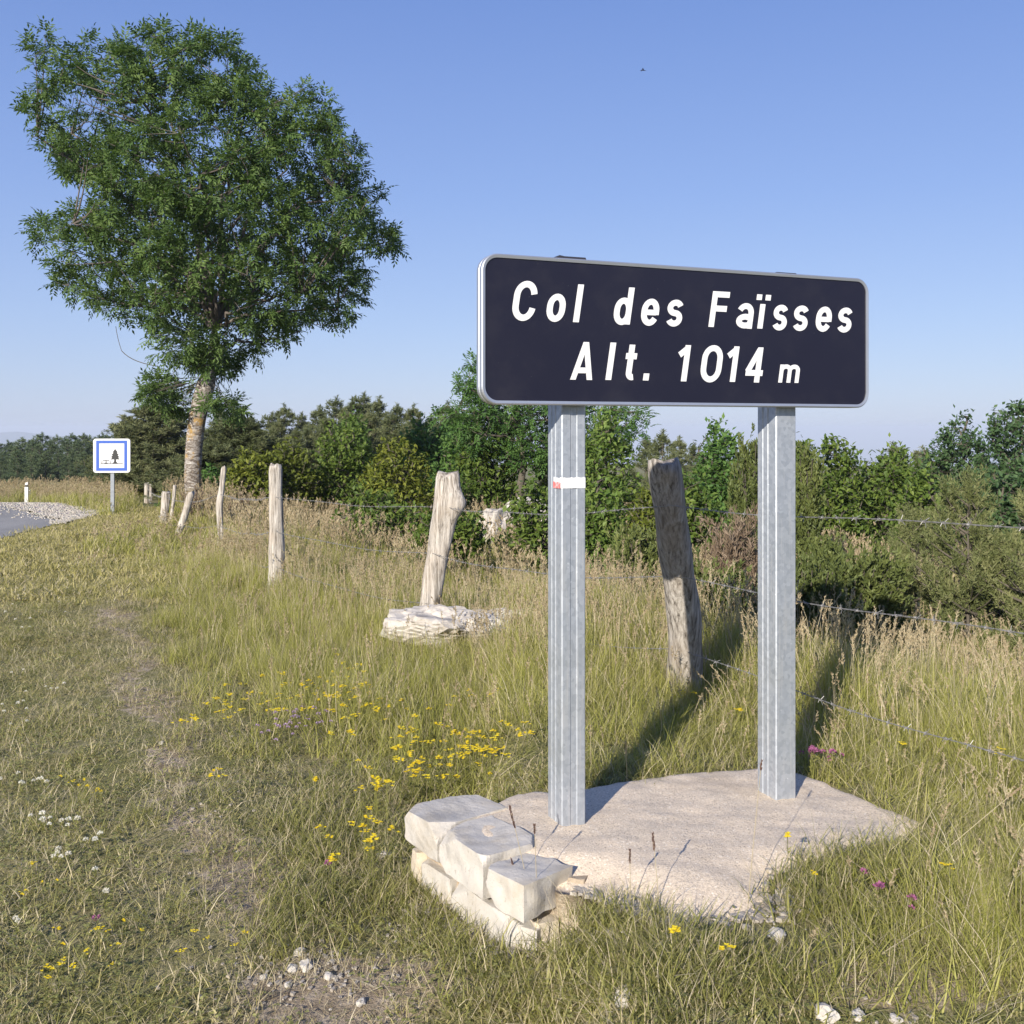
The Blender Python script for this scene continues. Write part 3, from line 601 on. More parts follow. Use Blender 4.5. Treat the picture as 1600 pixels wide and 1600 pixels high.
# wires: anchor points per wire from right (out of frame) to left
AP = [
 [(2.1, 1.9, 1.44), px(1043, 791, 5.10), px(702, 793, 7.92), px(431, 776, 9.93), px(345, 772, 13.95), px(295, 785, 15.5), px(258, 776, 17), px(230, 762, 28)],
 [(2.1, 1.9, 1.13), px(1062, 902, 5.24), px(678, 866, 7.92), px(432, 830, 9.93), px(343, 821, 13.95), px(284, 822, 15.5), px(254, 812, 17), px(230, 772, 28)],
 [(2.1, 1.9, .715), px(1071, 1016, 5.40), px(666, 944, 7.92), px(431, 886, 9.93), px(343, 850, 13.95)]]
bg = Geo()                                       # one barb: two short wires wound round the strand with four points
for s_ in (0, 1):
    a = np.linspace(0, 4*np.pi, 13); x = (a/(4*np.pi)-.5)*.010+s_*.001
    Pb = np.stack([x, .0042*np.cos(a+s_*3.1), .0042*np.sin(a+s_*3.1)], -1)
    e0 = Pb[0]+np.array([-.004, math.cos(.9+s_*2.2)*.017, math.sin(.9+s_*2.2)*.017]); e1_ = Pb[-1]+np.array([.004, math.cos(3.6+s_*2.2)*.017, math.sin(3.6+s_*2.2)*.017])
    V, fs = tube(np.concatenate([[e0], Pb, [e1_]]), .0011, 3); bg.add(V, fs)
barbme = bg.mesh('barb', [M['wire']]); far_barbs = Geo(); nb = 0; rw = random.Random(5)
for wi, A_ in enumerate(AP):
    g = Geo(); A_ = [np.array(p) for p in A_]; bl = []
    for si, (a, b) in enumerate(zip(A_[:-1], A_[1:])):
        L = np.linalg.norm(b-a); sag = (.03, .045, .03, .05, .02, .02, .08)[si]*(1+.3*wi)
        near = si < 3
        m_ = int(L/.012) if near else int(L/.25)+2; t = np.linspace(0, 1, m_)
        C_ = a+(b-a)*t[:, None]; C_[:, 2] -= sag*4*t*(1-t); C_[:, 2] += .006*np.sin(t*L*4+wi)
        if near:
            for s_ in (0, np.pi):
                ph = t*L/.085*2*np.pi+s_; P_ = C_.copy(); side = np.cross((b-a)/L, [0, 0, 1]); P_ += .0018*(np.cos(ph)[:, None]*side+np.sin(ph)[:, None]*np.array([0, 0, 1]))
                V, fs = tube(P_, .0011, 4); g.add(V-FO, fs)
        else:
            V, fs = tube(C_, .0024, 4); g.add(V-FO, fs)
        k_ = int(L/.105)
        for u in range(1, k_):
            tt = (u+rw.uniform(-.15, .15))/k_; p = a+(b-a)*tt; p[2] -= sag*4*tt*(1-tt)-.006*math.sin(tt*L*4+wi)
            bl.append((p, b-a, near))
    wo = link('barbed_wire', g.mesh('barbed_wire', [M['wire']], smooth=True), fence)
    for p, d_, near in bl:
        X_ = Vector(d_).normalized(); Rm = X_.to_track_quat('X', 'Z').to_matrix()@Matrix.Rotation(rw.uniform(0, 6.28), 3, 'X')
        if near and nb < 285:
            o = link('barb', barbme, wo); o.matrix_local = Matrix.Translation(Vector(p-FO))@Rm.to_4x4(); nb += 1
        else:
            V = cube*np.array([.004, .004, .034]); far_barbs.add(V@np.array(Rm).T+p-FO, [cf])
tag(link('barb', far_barbs.mesh('barb', [M['wire']]), fence), kind='stuff')
# ------------------------------------------------------------------ rocks
def rock(name, c, size, seed, mat, label, cat='rock', rz=0., flat=1.5, sub=4, group=None):
    bm = bmesh.new(); bmesh.ops.create_icosphere(bm, subdivisions=sub, radius=1)
    co = np.array([v.co[:] for v in bm.verts]); q = np.random.default_rng(seed)
    for _ in range(16):
        v = q.normal(0, 1, 3); v /= np.linalg.norm(v); dd = q.uniform(.55, .88); s = co@v; m_ = s > dd; co[m_] -= np.outer(s[m_]-dd, v)
    co[:, 2] = np.minimum(co[:, 2], flat)
    co *= np.array(size)/2*1.25
    ms = max(size); co += co/np.linalg.norm(co, axis=1)[:, None]*(vnoise(co/ms, 9, seed)*.026+vnoise(co/ms, 30, seed+5)*.012)[:, None]*ms
    for v, p in zip(bm.verts, co): v.co = p
    o = bm_to(name, bm, [mat]); o.location = c; o.rotation_euler = (0, 0, rz); return tag(o, label, cat, group)
p = px(705, 985, 7.6); rock('limestone_rock', (p[0]-.02, 7.55, p[2]+.0), (1.15, .5, .27), 5, M['rock'], 'long grey-white limestone rock at the foot of the leaning stake', rz=-.1, sub=5)
p = px(792, 972, 8.0); rock('limestone_rock', (p[0], 7.85, p[2]), (.95, .5, .20), 9, M['rock'], 'flatter limestone rock right of the long one below the fence', rz=.2, sub=5)
nearst = [(1215, 1465, 32, 'white stone in the grass in front of the sign plinth'), (975, 1565, 42, 'white stone at the bottom edge of the grass below the plinth'), (1290, 1592, 40, 'white stone low in the grass right of centre'),
          (1340, 1590, 26, 'small white stone right of a larger one at the grass edge'), (1400, 1596, 20, 'small white stone in the lower right grass'),
          (468, 1490, 20, 'tallest pale stone in the bare patch'), (478, 1512, 28, 'largest white stone in the bare patch'), (458, 1516, 18, 'white stone left of the largest one in the bare patch'),
          (412, 1530, 13, 'small pale stone left in the bare patch'), (515, 1528, 18, 'pale stone right in the bare patch'), (482, 1403, 13, 'small stone on the path left of the plinth'),
          (252, 1163, 10, 'small white stone on the trodden path'), (600, 1340, 22, 'pale stone in the grass left of the plinth wall'), (565, 1568, 16, 'pale stone near the bottom edge'), (1265, 1425, 14, 'small pale stone right of the concrete front'),
          (1135, 1385, 24, 'pebbly pale stone on the front edge of the concrete'), (450, 1540, 12, 'low small stone in the bare patch')]
for k_, (x, y, w_, lb) in enumerate(nearst):
    X_, Y_, Z_ = ground_at(x, y); w2 = w_/F*Y_*1.05
    rock('loose_stone', (X_, Y_, Z_+w2*.14), (w2, w2*.8, w2*.62), 100+k_, M['stone'], lb, 'stone', rz=k_*1.3, sub=3)
# far pale stones glimpsed between the bushes
for k_, (x, y, w_, h_, Yd) in enumerate(((780, 790, 48, 16, 15.5), (822, 778, 66, 22, 16), (850, 790, 60, 20, 15.2))):
    Yd += 2; p = px(x, y-h_/2, Yd); zg = Hs(p[0], Yd)-.15; rock('limestone_boulder', (p[0], Yd, (p[2]+zg)/2), (w_/F*Yd*1.2, .7, (p[2]-zg)*1.3), 70+k_, M['rock'], flat=.42, label=
                           ('pale boulder just right of the leaning stake, behind the fence', 'pale boulder in the middle behind the fence', 'rightmost pale boulder behind the left sign post', 'little pale boulder between the hedge bushes')[k_], cat='boulder')
g = Geo(); q = np.random.default_rng(31); pts = []
for (cx, cy, sx, sy, n_) in ((470, 1520, 80, 30, 150), (500, 1400, 25, 25, 40), (1040, 1400, 110, 12, 220), (1180, 1380, 60, 30, 120), (1330, 1590, 80, 14, 40), (640, 1420, 30, 30, 60), (1200, 1500, 60, 30, 40), (330, 1290, 40, 60, 50), (890, 1450, 40, 20, 40)):
    for _ in range(n_):
        x, y = cx+q.normal()*sx, cy+q.normal()*sy
        if 1130 < y < 1640: X_, Y_, Z_ = ground_at(x, y); pts.append((X_, Y_, Z_+.004))
pebbles(g, pts, .009, q); ep = []
for _ in range(620):
    t_ = q.uniform(0, 1); x, y = 905+t_*330+q.normal()*6, 1372+34*math.sin(min(1, t_*1.25)*2.2)+q.normal()*13; X_, Y_ = on_slab(x, y, -.02); zz = max(Hs(X_, Y_)+.006, slab_z(X_, Y_)-.055 if inpoly(np.array([[X_, Y_]]), SO)[0] else 0); ep.append((X_, Y_, zz))
pebbles(g, ep, .016, q); ep = []
for (x0, y0, x1, y1, n_) in ((640, 1345, 700, 1385, 60), (700, 1385, 800, 1440, 110), (800, 1435, 920, 1420, 90)):
    for _ in range(n_): t_ = q.uniform(0, 1); X_, Y_, Z_ = ground_at(x0+(x1-x0)*t_-8+q.normal()*8, y0+(y1-y0)*t_+50+q.normal()*10); ep.append((X_, Y_, Z_+.006))
pebbles(g, ep, .014, q); tag(link('scattered_gravel', g.mesh('scattered_gravel', [M['chips']])), 'scattered white limestone chips on bare earth', kind='stuff')
# ------------------------------------------------------------------ picnic sign and delineators
Yp = 19.6; p = px(174.5, 712, Yp); base = Hs(p[0], Yp); ps = empty('picnic_sign', (p[0], Yp, base), math.radians(4), label='square white and blue picnic area sign with a tree and table on one grey post', cat='road sign')
zc = p[2]-base; hs = .345
def slab(name, P, y0, y1, mat, par): return add_prism(name, P, y0, y1, mat, par)
pan = slab('panel', rrect(-hs, hs, zc-.325, zc+.325, .05, 6), 0, .03, M['paint'], ps)
def ring(x, z, w_): return [(-x, z-z*0)]
bl = .29; bi = .235
for nm, P in (('blue_border', [(-bl, zc+bl), (bl, zc+bl), (bl, zc+bi), (-bl, zc+bi)]), ('blue_border', [(-bl, zc-bi), (bl, zc-bi), (bl, zc-bl), (-bl, zc-bl)]),
              ('blue_border', [(-bl, zc+bi), (-bi, zc+bi), (-bi, zc-bi), (-bl, zc-bi)]), ('blue_border', [(bi, zc+bi), (bl, zc+bi), (bl, zc-bi), (bi, zc-bi)])):
    slab(nm, P, -.003, .001, M['blue'], pan)
tx, tz = .065, zc-.145
fir = [(-.012, 0), (.0, .0)]
tree_p = [(-.05, 0), (-.02, .03), (-.018, .075), (-.085, .07), (-.055, .11), (-.08, .115), (-.045, .155), (-.07, .16), (-.03, .20), (-.05, .21), (0, .275)]
tree_p = tree_p+[(-x, z) for x, z in tree_p[-2::-1]]
slab('fir_pictogram', [(tx+x, tz+z) for x, z in tree_p], -.003, .001, M['dark'], pan)
slab('ground_line', [(-.21, tz-.012), (.21, tz-.012), (.21, tz-.001), (-.21, tz-.001)], -.003, .001, M['dark'], pan)
g = Geo()
for x0, x1, z0, z1 in ((-.165, -.045, .048, .060), (-.112, -.098, .0, .047), (-.135, -.075, -.0005, .010), (-.20, -.165, .024, .033), (-.187, -.179, .0, .0235), (-.045, -.005, .024, .033), (-.030, -.022, .0, .0235)):
    V, fs = prism([(x0, tz+z0), (x1, tz+z0), (x1, tz+z1), (x0, tz+z1)], -.0034, .001); g.add(V, fs)
link('table_pictogram', g.mesh('table_pictogram', [M['dark']]), pan)
pm = simple('dull_galvanised_post', (.24, .26, .28), .7, nz=.3, sc=12)
slab('post', [(-.033, -.2), (.033, -.2), (.033, zc+.33), (-.033, zc+.33)], .032, .075, pm, ps)
for k_, (x, yb, yt, wpx, lb) in enumerate(((41.5, 779, 753, 5.0, 'tallest white delineator post with a black band beside the road bend'), (35.5, 777, 768.5, 2.6, 'short white delineator left of the tall one'), (46.2, 777, 765, 3.0, 'small white delineator right of the tall one'))):
    Yd = (26.5, 33, 30)[k_]; b_ = px(x, yb, Yd); t_ = px(x, yt, Yd); w2 = wpx/F*Yd; hh = t_[2]-b_[2]
    d_ = empty('delineator', b_, .1, label=lb, cat='delineator')
    slab('body', [(-w2/2, -.15), (w2/2, -.15), (w2/2, hh*.70), (-w2/2, hh*.70)], -w2*.3, w2*.3, M['paint'], d_)
    slab('black_band', [(-w2*.32, hh*.701), (w2*.32, hh*.701), (w2*.32, hh*.82), (-w2*.32, hh*.82)], -w2*.25, w2*.25, M['dark'], d_)
    slab('head', [(-w2*.4, hh*.821), (w2*.4, hh*.821), (w2*.5, hh), (-w2*.25, hh*.95)], -w2*.3, w2*.3, M['paint'], d_)
# bird high in the sky
Yb = 45; p = px(1004, 110, Yb); g = Geo()
g.add(*tube([(-.11, 0, .0), (-.05, 0, .01), (.03, 0, .012), (.09, 0, .0), (.16, 0, -.01)], [.004, .02, .026, .015, .003], 6))
for s_ in (-1, 1): g.add([(-.01, 0, .01), (.06, 0, .01), (.02, s_*.10, .06), (-.02, s_*.10, .055), (-.05, s_*.23, .02), (-.01, 0, .004), (.06, 0, .004), (.02, s_*.10, .054), (-.02, s_*.10, .05), (-.05, s_*.23, .016)], [[(0, 1, 2, 3), (5, 8, 7, 6)], [(3, 2, 4), (8, 9, 7)]])
tag(link('bird', g.mesh('bird', [M['bracket']]), loc=p), 'tiny dark swallow flying high in the blue sky', 'bird')
# ------------------------------------------------------------------ plants
def frames(D, Nn):
    """orthonormal frames with x along D and z near Nn"""
    D = D/(np.linalg.norm(D, axis=1)[:, None]+1e-9); B = np.cross(Nn, D); B /= np.linalg.norm(B, axis=1)[:, None]+1e-9; return D, B, np.cross(D, B)
def leaves(P, D, Nn, L, W_, rnd, droop=.12):
    """diamond leaves: base P, direction D, normal near Nn -> verts, quads"""
    D, B, C_ = frames(D, Nn); L = np.asarray(L)[:, None]; W_ = np.asarray(W_)[:, None]; n = len(P)
    V = np.stack([P, P+D*L*.45+B*W_*.5+C_*L*droop*.3, P+D*L-C_*L*droop, P+D*L*.45-B*W_*.5+C_*L*droop*.3], 1)
    f = np.arange(n)[:, None]*4+np.arange(4)[None]
    return V.reshape(-1, 3), f, np.repeat(rnd, 4)
def rdir(q, n):
    v = q.normal(0, 1, (n, 3)); return v/np.linalg.norm(v, axis=1)[:, None]
def compound(P, D, q, L=.24, pairs=4, ll=.085, lw=.030):
    """pinnate ash leaves"""
    n = len(P); D = D/np.linalg.norm(D, axis=1)[:, None]; up = np.tile([0, 0, 1.], (n, 1))+q.normal(0, .35, (n, 3))
    D, B, C_ = frames(D, up); sc = q.uniform(.75, 1.2, n); r = q.uniform(0, 1, n); Vs = []; As = []
    for k_ in range(pairs):
        t = .3+.7*k_/pairs; base = P+D*(L*t*sc)[:, None]-C_*(.03*t*t*sc)[:, None]*1.5
        for s_ in (-1, 1):
            d2 = D*.55+B*s_*.85-C_*.25+q.normal(0, .12, (n, 3)); V, f, a = leaves(base, d2, C_+q.normal(0, .2, (n, 3)), ll*sc*q.uniform(.8, 1.15, n), lw*sc, np.clip(r*.75+q.uniform(0, .25, n), 0, 1)); Vs.append(V); As.append(a)
    V, f, a = leaves(P+D*(L*sc)[:, None]-C_*(.05*sc)[:, None], D-C_*.4, C_, ll*1.1*sc, lw*sc, r); Vs.append(V); As.append(a)
    V = np.concatenate(Vs); return V, np.arange(len(V)).reshape(-1, 4), np.concatenate(As)
def bez(a, b, c, n):
    t = np.linspace(0, 1, n)[:, None]; return (1-t)**2*a+2*t*(1-t)*b+t*t*c
def crown_points(poly, n, q, Rm, depth=1., edge=.35, inset=0.):
    """points in a crown inflated from its outline (x,z); poly in metres, centred"""
    poly = np.array(poly, float); lo, hi = poly.min(0), poly.max(0); out_ = []
    while sum(map(len, out_)) < n:
        P = q.uniform(lo, hi, (n*2, 2)); P = P[inpoly(P, poly)]; e0 = polydist(P, poly); P = P[e0 > inset]; e = np.minimum(e0[e0 > inset], Rm); hd = np.sqrt(np.maximum(e*(2*Rm-e), 0))*depth
        keep = q.uniform(0, 1, len(P)) < np.clip(hd/(Rm*depth)+.25, 0, 1); P, hd = P[keep], hd[keep]
        u = q.uniform(-1, 1, len(P)); u = np.sign(u)*np.abs(u)**(1-edge)
        out_.append(np.stack([P[:, 0], u*hd, P[:, 1]], -1))
    return np.concatenate(out_)[:n]
def build_tree(name, loc, trunk_path, trunk_r, poly, Rm, q, nprim, nsec, ntwig, leafmode, lmat, wmat, nleaf, root_t=.9, depth=1., lsize=1., parent=None, extra=None, drop=0., inset=0., limb=None):
    """trunk_path: local points; poly: local outline x,z"""
    g = Geo(); gt = Geo(); tp = np.array(trunk_path, float); V, fs = tube(tp, trunk_r, 12); gt.add(V, fs)
    if limb is None: g = gt
    nodes = [tp[int(len(tp)*.6):]]; top = tp[-1]
    def nearest(p, pool, bias):
        d = np.linalg.norm(pool-p, axis=1)+np.maximum(pool[:, 2]-p[2]+bias, 0)*1.5; return pool[np.argmin(d)]
    Pp = crown_points(poly, nprim*6, q, Rm*.8, depth, inset=inset*2.2); chosen = [Pp[0]]
    for _ in range(nprim-1):                      # spread the main limbs
        d = np.min([np.linalg.norm(Pp-c, axis=1) for c in chosen], axis=0); chosen.append(Pp[np.argmax(d)])
    pool = [tp[-max(2, int(len(tp)*.25)):]]
    r_top = trunk_r[-1] if hasattr(trunk_r, '__len__') else trunk_r
    for c in chosen:
        a = nearest(c, tp[-max(2, int(len(tp)*.25)):], .4); ctl = a*.5+c*.5+np.array([(a[0]-c[0])*.25, (a[1]-c[1])*.25, .12*np.linalg.norm(c-a)]); b = bez(a, ctl, c, 12); b[1:-1] += q.normal(0, .05, (10, 3))
        V, fs = tube(b, np.linspace(r_top*.62, .018, 12), 6, False); g.add(V, fs); pool.append(b[2:])
    pool1 = np.concatenate(pool); pool2 = [pool1]
    for c in crown_points(poly, nsec, q, Rm, depth, inset=inset*1.6):
        a = nearest(c, pool1, .25); L = np.linalg.norm(c-a); ctl = (a+c)/2+np.array([0, 0, -.10*L])+q.normal(0, .05*L, 3); b = bez(a, ctl, c, 7); V, fs = tube(b, np.linspace(.022*max(.4, min(1, L)), .006, 7), 4, False); g.add(V, fs); pool2.append(b[2:])
    pool2 = np.concatenate(pool2); LPs = []; LDs = []
    T_ = crown_points(poly, ntwig, q, Rm, depth, edge=.45, inset=inset)
    if extra is not None: T_ = np.concatenate([T_, extra])
    for c in T_:
        d = np.linalg.norm(pool2-c, axis=1)+np.maximum(pool2[:, 2]-c[2], 0)*.6; a = pool2[np.argmin(d)]; L = np.linalg.norm(c-a)
        if L > .9: a = c+(a-c)*.9/L; L = .9
        b = bez(a, (a+c)/2+q.normal(0, .04, 3), c, 4); V, fs = tube(b, np.linspace(.007, .003, 4), 3, False); g.add(V, fs)
        t = q.uniform(*((.35, 1) if leafmode != 'compound' else (.72, 1.)), nleaf)[:, None]; pp = a+(c-a)*t; out_ = (c-a)/(L+1e-6); LPs.append(pp); LDs.append(out_*.25+rdir(q, nleaf)*.95+np.array([0, 0, .15-drop]))
    LPs = np.concatenate(LPs); LDs = np.concatenate(LDs)
    if leafmode == 'compound': V, f, a = compound(LPs, LDs, q, .24*lsize, 4, .088*lsize, .033*lsize)
    else:
        LPs = LPs+q.normal(0, .05*lsize, LPs.shape); n = len(LPs); V, f, a = leaves(LPs, LDs, np.array([0, 0, 1.])+q.normal(0, .5, (n, 3)), q.uniform(.6, 1.2, n)*.085*lsize, q.uniform(.7, 1.1, n)*.05*lsize, q.uniform(0, 1, n))
    if parent is None: parent = empty(name, loc)
    tr = link('trunk', gt.mesh('trunk', [wmat], smooth=True), parent)
    if limb is not None: link('limbs', g.mesh('limbs', [limb], smooth=True), parent)
    cr = link('crown', npmesh('crown', V, [f], [lmat], {'rnd': a}), parent)
    return parent
# the large ash
Ya = 21.; q = np.random.default_rng(77)
ox, oz = (300-800)/F*Ya, Hs((300-800)/F*Ya, Ya)
def loc_poly(P, Yd, ox, oz): return [((x-800)/F*Yd-ox, EYE-(y-HOR)/F*Yd-oz) for x, y in P]
ASH = [(68, 60), (85, 45), (112, 42), (128, 70), (148, 34), (172, 42), (180, 72), (205, 60), (225, 38), (240, 56), (270, 52), (298, 30), (318, 60), (345, 55), (365, 30), (395, 50), (418, 55), (428, 118), (455, 140), (492, 114), (510, 145), (535, 160), (565, 200), (600, 240), (607, 290), (622, 320), (640, 378),
       (622, 402), (590, 430), (575, 485), (545, 515), (515, 530), (470, 548), (430, 560), (405, 572), (385, 590), (350, 598), (300, 592), (262, 578), (235, 556), (205, 556), (178, 515), (150, 492), (118, 500), (92, 488), (72, 470), (95, 440), (62, 410), (35, 365), (8, 332), (50, 328), (98, 338), (125, 320), (100, 285), (70, 270), (35, 232), (32, 165), (66, 158), (60, 110)]
poly = loc_poly([(318+(x-318)*(.965 if x < 318 else 1.), 335+(y-335)*.972) for x, y in ASH], Ya, ox, oz)
tpx = [(306, 812, 15), (303, 780, 13.5), (301, 740, 13), (303, 700, 13.2), (307, 660, 13.5), (314, 628, 14), (322, 600, 15), (332, 570, 11), (335, 520, 9)]
tp = np.array([((x-800)/F*Ya-ox, 0, EYE-(y-HOR)/F*Ya-oz) for x, y, _ in tpx]); tr_ = np.array([w/F*Ya for *_, w in tpx]); tr_[-2:] *= .6
t0 = np.arange(len(tp)); t1 = np.linspace(0, len(tp)-1, 26); tp = np.stack([np.interp(t1, t0, tp[:, k_]) for k_ in range(3)], -1); tr_ = np.interp(t1, t0, tr_)
sp = []
for (cx, cy, sx, sy, n_) in ((252, 612, 15, 14, 15), (268, 640, 12, 10, 9), (238, 598, 7, 5, 4), (350, 640, 12, 10, 9), (366, 646, 12, 6, 4), (300, 564, 26, 10, 12), (350, 568, 26, 10, 12)):
    for _ in range(n_): a_ = px(cx+q.normal()*sx*.7, cy+q.normal()*sy*.7, Ya); sp.append((a_[0]-ox, q.normal()*.5, a_[2]-oz))
ash = build_tree('ash_tree', (ox, Ya, oz), tp, tr_, poly, 3.3, q, 26, 260, 1120, 'compound', LF['ash'], M['bark'], 13, lsize=1.12, inset=.20, limb=simple('dark_ash_limbs', (.12, .10, .085), .9, nz=.5, sc=4), extra=np.array(sp))
tag(ash, 'big round-crowned ash with pale lichen-covered trunk standing alone behind the fence', 'tree')
hw = np.array([px(x, y, Ya) for x, y in ((245, 572), (225, 573), (205, 566), (190, 548), (183, 528), (181, 510))])-np.array((ox, Ya, oz)); V, fs = tube(bez(hw[0], hw[2], hw[3], 8), .008, 4); g = Geo(); g.add(V, fs); V, fs = tube(bez(hw[3], hw[4], hw[5], 5), .006, 4); g.add(V, fs); link('hanging_twig', g.mesh('hanging_twig', [M['twig']]), ash)
def oval_poly(w, h, z0, q, n=26, jag=.12, taper=0.):
    P = []
    for k_ in range(n):
        a = 2*np.pi*k_/n; r = 1+q.normal(0, jag); z = math.sin(a)*h/2*r; x = math.cos(a)*w/2*r*(1-taper*(z/h+.5)); P.append((x, z0+h/2+z))
    return P
def broadleaf(x, ytop, w, Yd, mat, label, seed, crown_frac=.85, lsize=1.4, dens=1., cat='tree', taper=.2, jag=.12, name='broadleaf_tree', group=None, ybot=None, dep=.9):
    q = np.random.default_rng(seed); X_ = (x-800)/F*Yd; zb = Hs(X_, Yd); ht = EYE-(ytop-HOR)/F*Yd-zb; W_ = w/F*Yd
    ch = ht*crown_frac; poly = oval_poly(W_, ch, ht-ch, q, jag=jag, taper=taper); Rm = min(W_, ch)/2
    vol = W_*ch; ntw = int(np.clip(vol*120*dens/lsize, 200, 2000)); t = np.linspace(0, 1, 8)[:, None]
    tp = np.concatenate([q.normal(0, .06, (8, 2))*t, t*(ht-ch*.65)], 1); tp[0, 2] = -.1
    o = build_tree(name, (X_, Yd, zb), tp, np.linspace(.03*ht**.7+.02, .02*ht**.7+.01, 8), poly, Rm, q, 7, 40, ntw, 'simple', mat, M['twig'], 11, lsize=lsize, depth=dep)
    return tag(o, label, cat, group)
# needles: thin blades in tufts along branches
def pine_mesh(seed, ht=6., w=3.2, ntier=16, nbr=9, mat=None, tip=.5, nlen=.16, per=34, droop=0., bushy=1.):
    q = np.random.default_rng(seed); g = Geo(); V, fs = tube([(0, 0, -.05*ht), (.005*ht, 0, ht*.5), (0, 0, ht*.98)], [.017*ht, .010*ht, .002*ht], 6); g.add(V, fs); P = []; D = []
    for k_ in range(ntier):
        t = (k_+.4)/ntier; z = ht*(.06+.92*t); rad = w/2*(1-t)**.62*q.uniform(.75, 1.1)*min(1, .65+t*2)
        for b in range(nbr):
            a = q.uniform(0, 6.28); L = rad*q.uniform(.6, 1.15)+.08; up = .28+.5*t-droop; d = np.array([math.cos(a), math.sin(a), up]); s = np.array([0, 0, z])+q.normal(0, .06, 3); e = s+d*L; mid = (s+e)/2+np.array([0, 0, -.1*L]); b_ = bez(s, mid, e, 5)
            V, fs = tube(b_, np.linspace(.016, .006, 5), 3, False); g.add(V, fs)
            m_ = int(3+L*4.5*bushy)
            for u in range(m_):
                f = q.uniform(.25, 1.0); c = s+(e-s)*f+q.normal(0, .10*L*.6, 3)*1.; dd = d*.4+np.array([0, 0, .7])+q.normal(0, .3, 3); P.append(c); D.append(dd/np.linalg.norm(dd))
    for k_ in range(7): P.append(np.array([q.normal(0, .03), q.normal(0, .03), ht*(.96+.012*k_)])); D.append(np.array([0, 0, 1.]))
    P = np.array(P); D = np.array(D); n = len(P); per_ = per; base = np.repeat(P, per_, 0); dd = np.repeat(D, per_, 0); al = q.uniform(0, 1, n*per_)[:, None]*.22
    nd = dd*.75+rdir(q, n*per_)*.75; V, f, a = leaves(base+dd*al, nd, rdir(q, n*per_), q.uniform(.6, 1.2, n*per_)*nlen, np.full(n*per_, nlen*.17), np.clip(np.repeat(q.uniform(0, 1, n), per_)*.7+q.uniform(0, .3, n*per_)+(al[:, 0]-.11)*tip, 0, 1), .05)
    return g.mesh('trunk', [M['twig']], True), npmesh('crown', V, [f], [mat or LF['pine']], {'rnd': a})
def place_pine(mp, loc, sc, rz, label, group=None, name='pine_tree', cat='tree'):
    o = empty(name, loc, rz, label=label, cat=cat, group=group); o.scale = sc if hasattr(sc, '__len__') else (sc,)*3
    link('trunk', mp[0], o); link('crown', mp[1], o); return o
far = [pine_mesh(200+k_, 6., 3.6, 13, 7, LF['pinefar'], nlen=.26, per=9, bushy=1.5) for k_ in range(4)]
q = random.Random(12)
ORD = ['first', 'second', 'third', 'fourth', 'fifth', 'sixth', 'seventh', 'eighth', 'ninth', 'tenth', 'eleventh', 'twelfth', 'thirteenth', 'fourteenth', 'fifteenth', 'sixteenth', 'seventeenth']
for k_ in range(46):                              # left-hand far wood
    row = k_ % 3; x = -30+270*(k_/45)+q.uniform(-7, 7); Yd = (64, 78, 95)[row]+q.uniform(-4, 4); yt = (712, 698, 686)[row]+q.uniform(-7, 5)+(-3 if x > 150 else 0)+(6 if x < 20 else 0)
    X_ = (x-800)/F*Yd; zb = Hs(X_, Yd)-.3; ht = EYE-(yt-HOR)/F*Yd-zb
    place_pine(far[k_ % 4], (X_, Yd, zb), (ht/6*1.45, ht/6*1.45, ht/6), q.uniform(0, 6), 'dark green pine, %s from the left in the %s row of the far wood' % (ORD[k_//3], ('front', 'middle', 'back')[row]), 'pines of the far wood beyond the road')
midp = [pine_mesh(220+k_, 6., 3., 15, 8, LF['pine'], nlen=.24, per=11, bushy=1.3, tip=1.2) for k_ in range(4)]
for k_ in range(34):                              # pines along the skyline behind the hedge
    row = k_ % 2; x = 335+410*(k_/33)+q.uniform(-6, 6); Yd = (38, 50)[row]+q.uniform(-3, 3); yt = (672, 650)[row]+q.uniform(-13, 10)-14*math.exp(-((x-560)/90)**2)
    X_ = (x-800)/F*Yd; zb = Hs(X_, Yd)-.3; ht = EYE-(yt-HOR)/F*Yd-zb
    place_pine(midp[k_ % 4], (X_, Yd, zb), (ht/6*1.2, ht/6*1.2, ht/6), q.uniform(0, 6), 'olive brown skyline pine between ash and sign, %s from the left in the %s row' % (ORD[k_//2], ('front', 'back')[row]), 'skyline pines between the ash and the sign')
for k_, (x, yt, Yd, s_) in enumerate(((1035, 682, 30, 1.2), (1062, 690, 34, 1.2), (1010, 690, 36, 1.2), (1085, 700, 38, 1.3), (1250, 700, 40, 1.3), (1395, 700, 36, 1.3), (900, 690, 36, 1.3), (860, 700, 40, 1.3), (1440, 706, 40, 1.3))):
    X_ = (x-800)/F*Yd; zb = Hs(X_, Yd)-.3; ht = EYE-(yt-HOR)/F*Yd-zb
    place_pine(midp[k_ % 4], (X_, Yd, zb), (ht/6*s_, ht/6*s_, ht/6), k_, 'pale tipped distant pine '+('just right of the thick leaning stake', 'left of the dark pointed tree', 'behind the thick leaning stake top', 'behind the dark pointed tree', 'behind the plain sign post', 'above the brownish spiky hedge bush', 'just right of the marked sign post', 'behind the marked sign post', 'left of the bluish green trees')[k_], 'distant pines behind the sign')
big = pine_mesh(240, 4.6, 4.2, 20, 12, LF['pine'], nlen=.17, per=22, bushy=1.7)
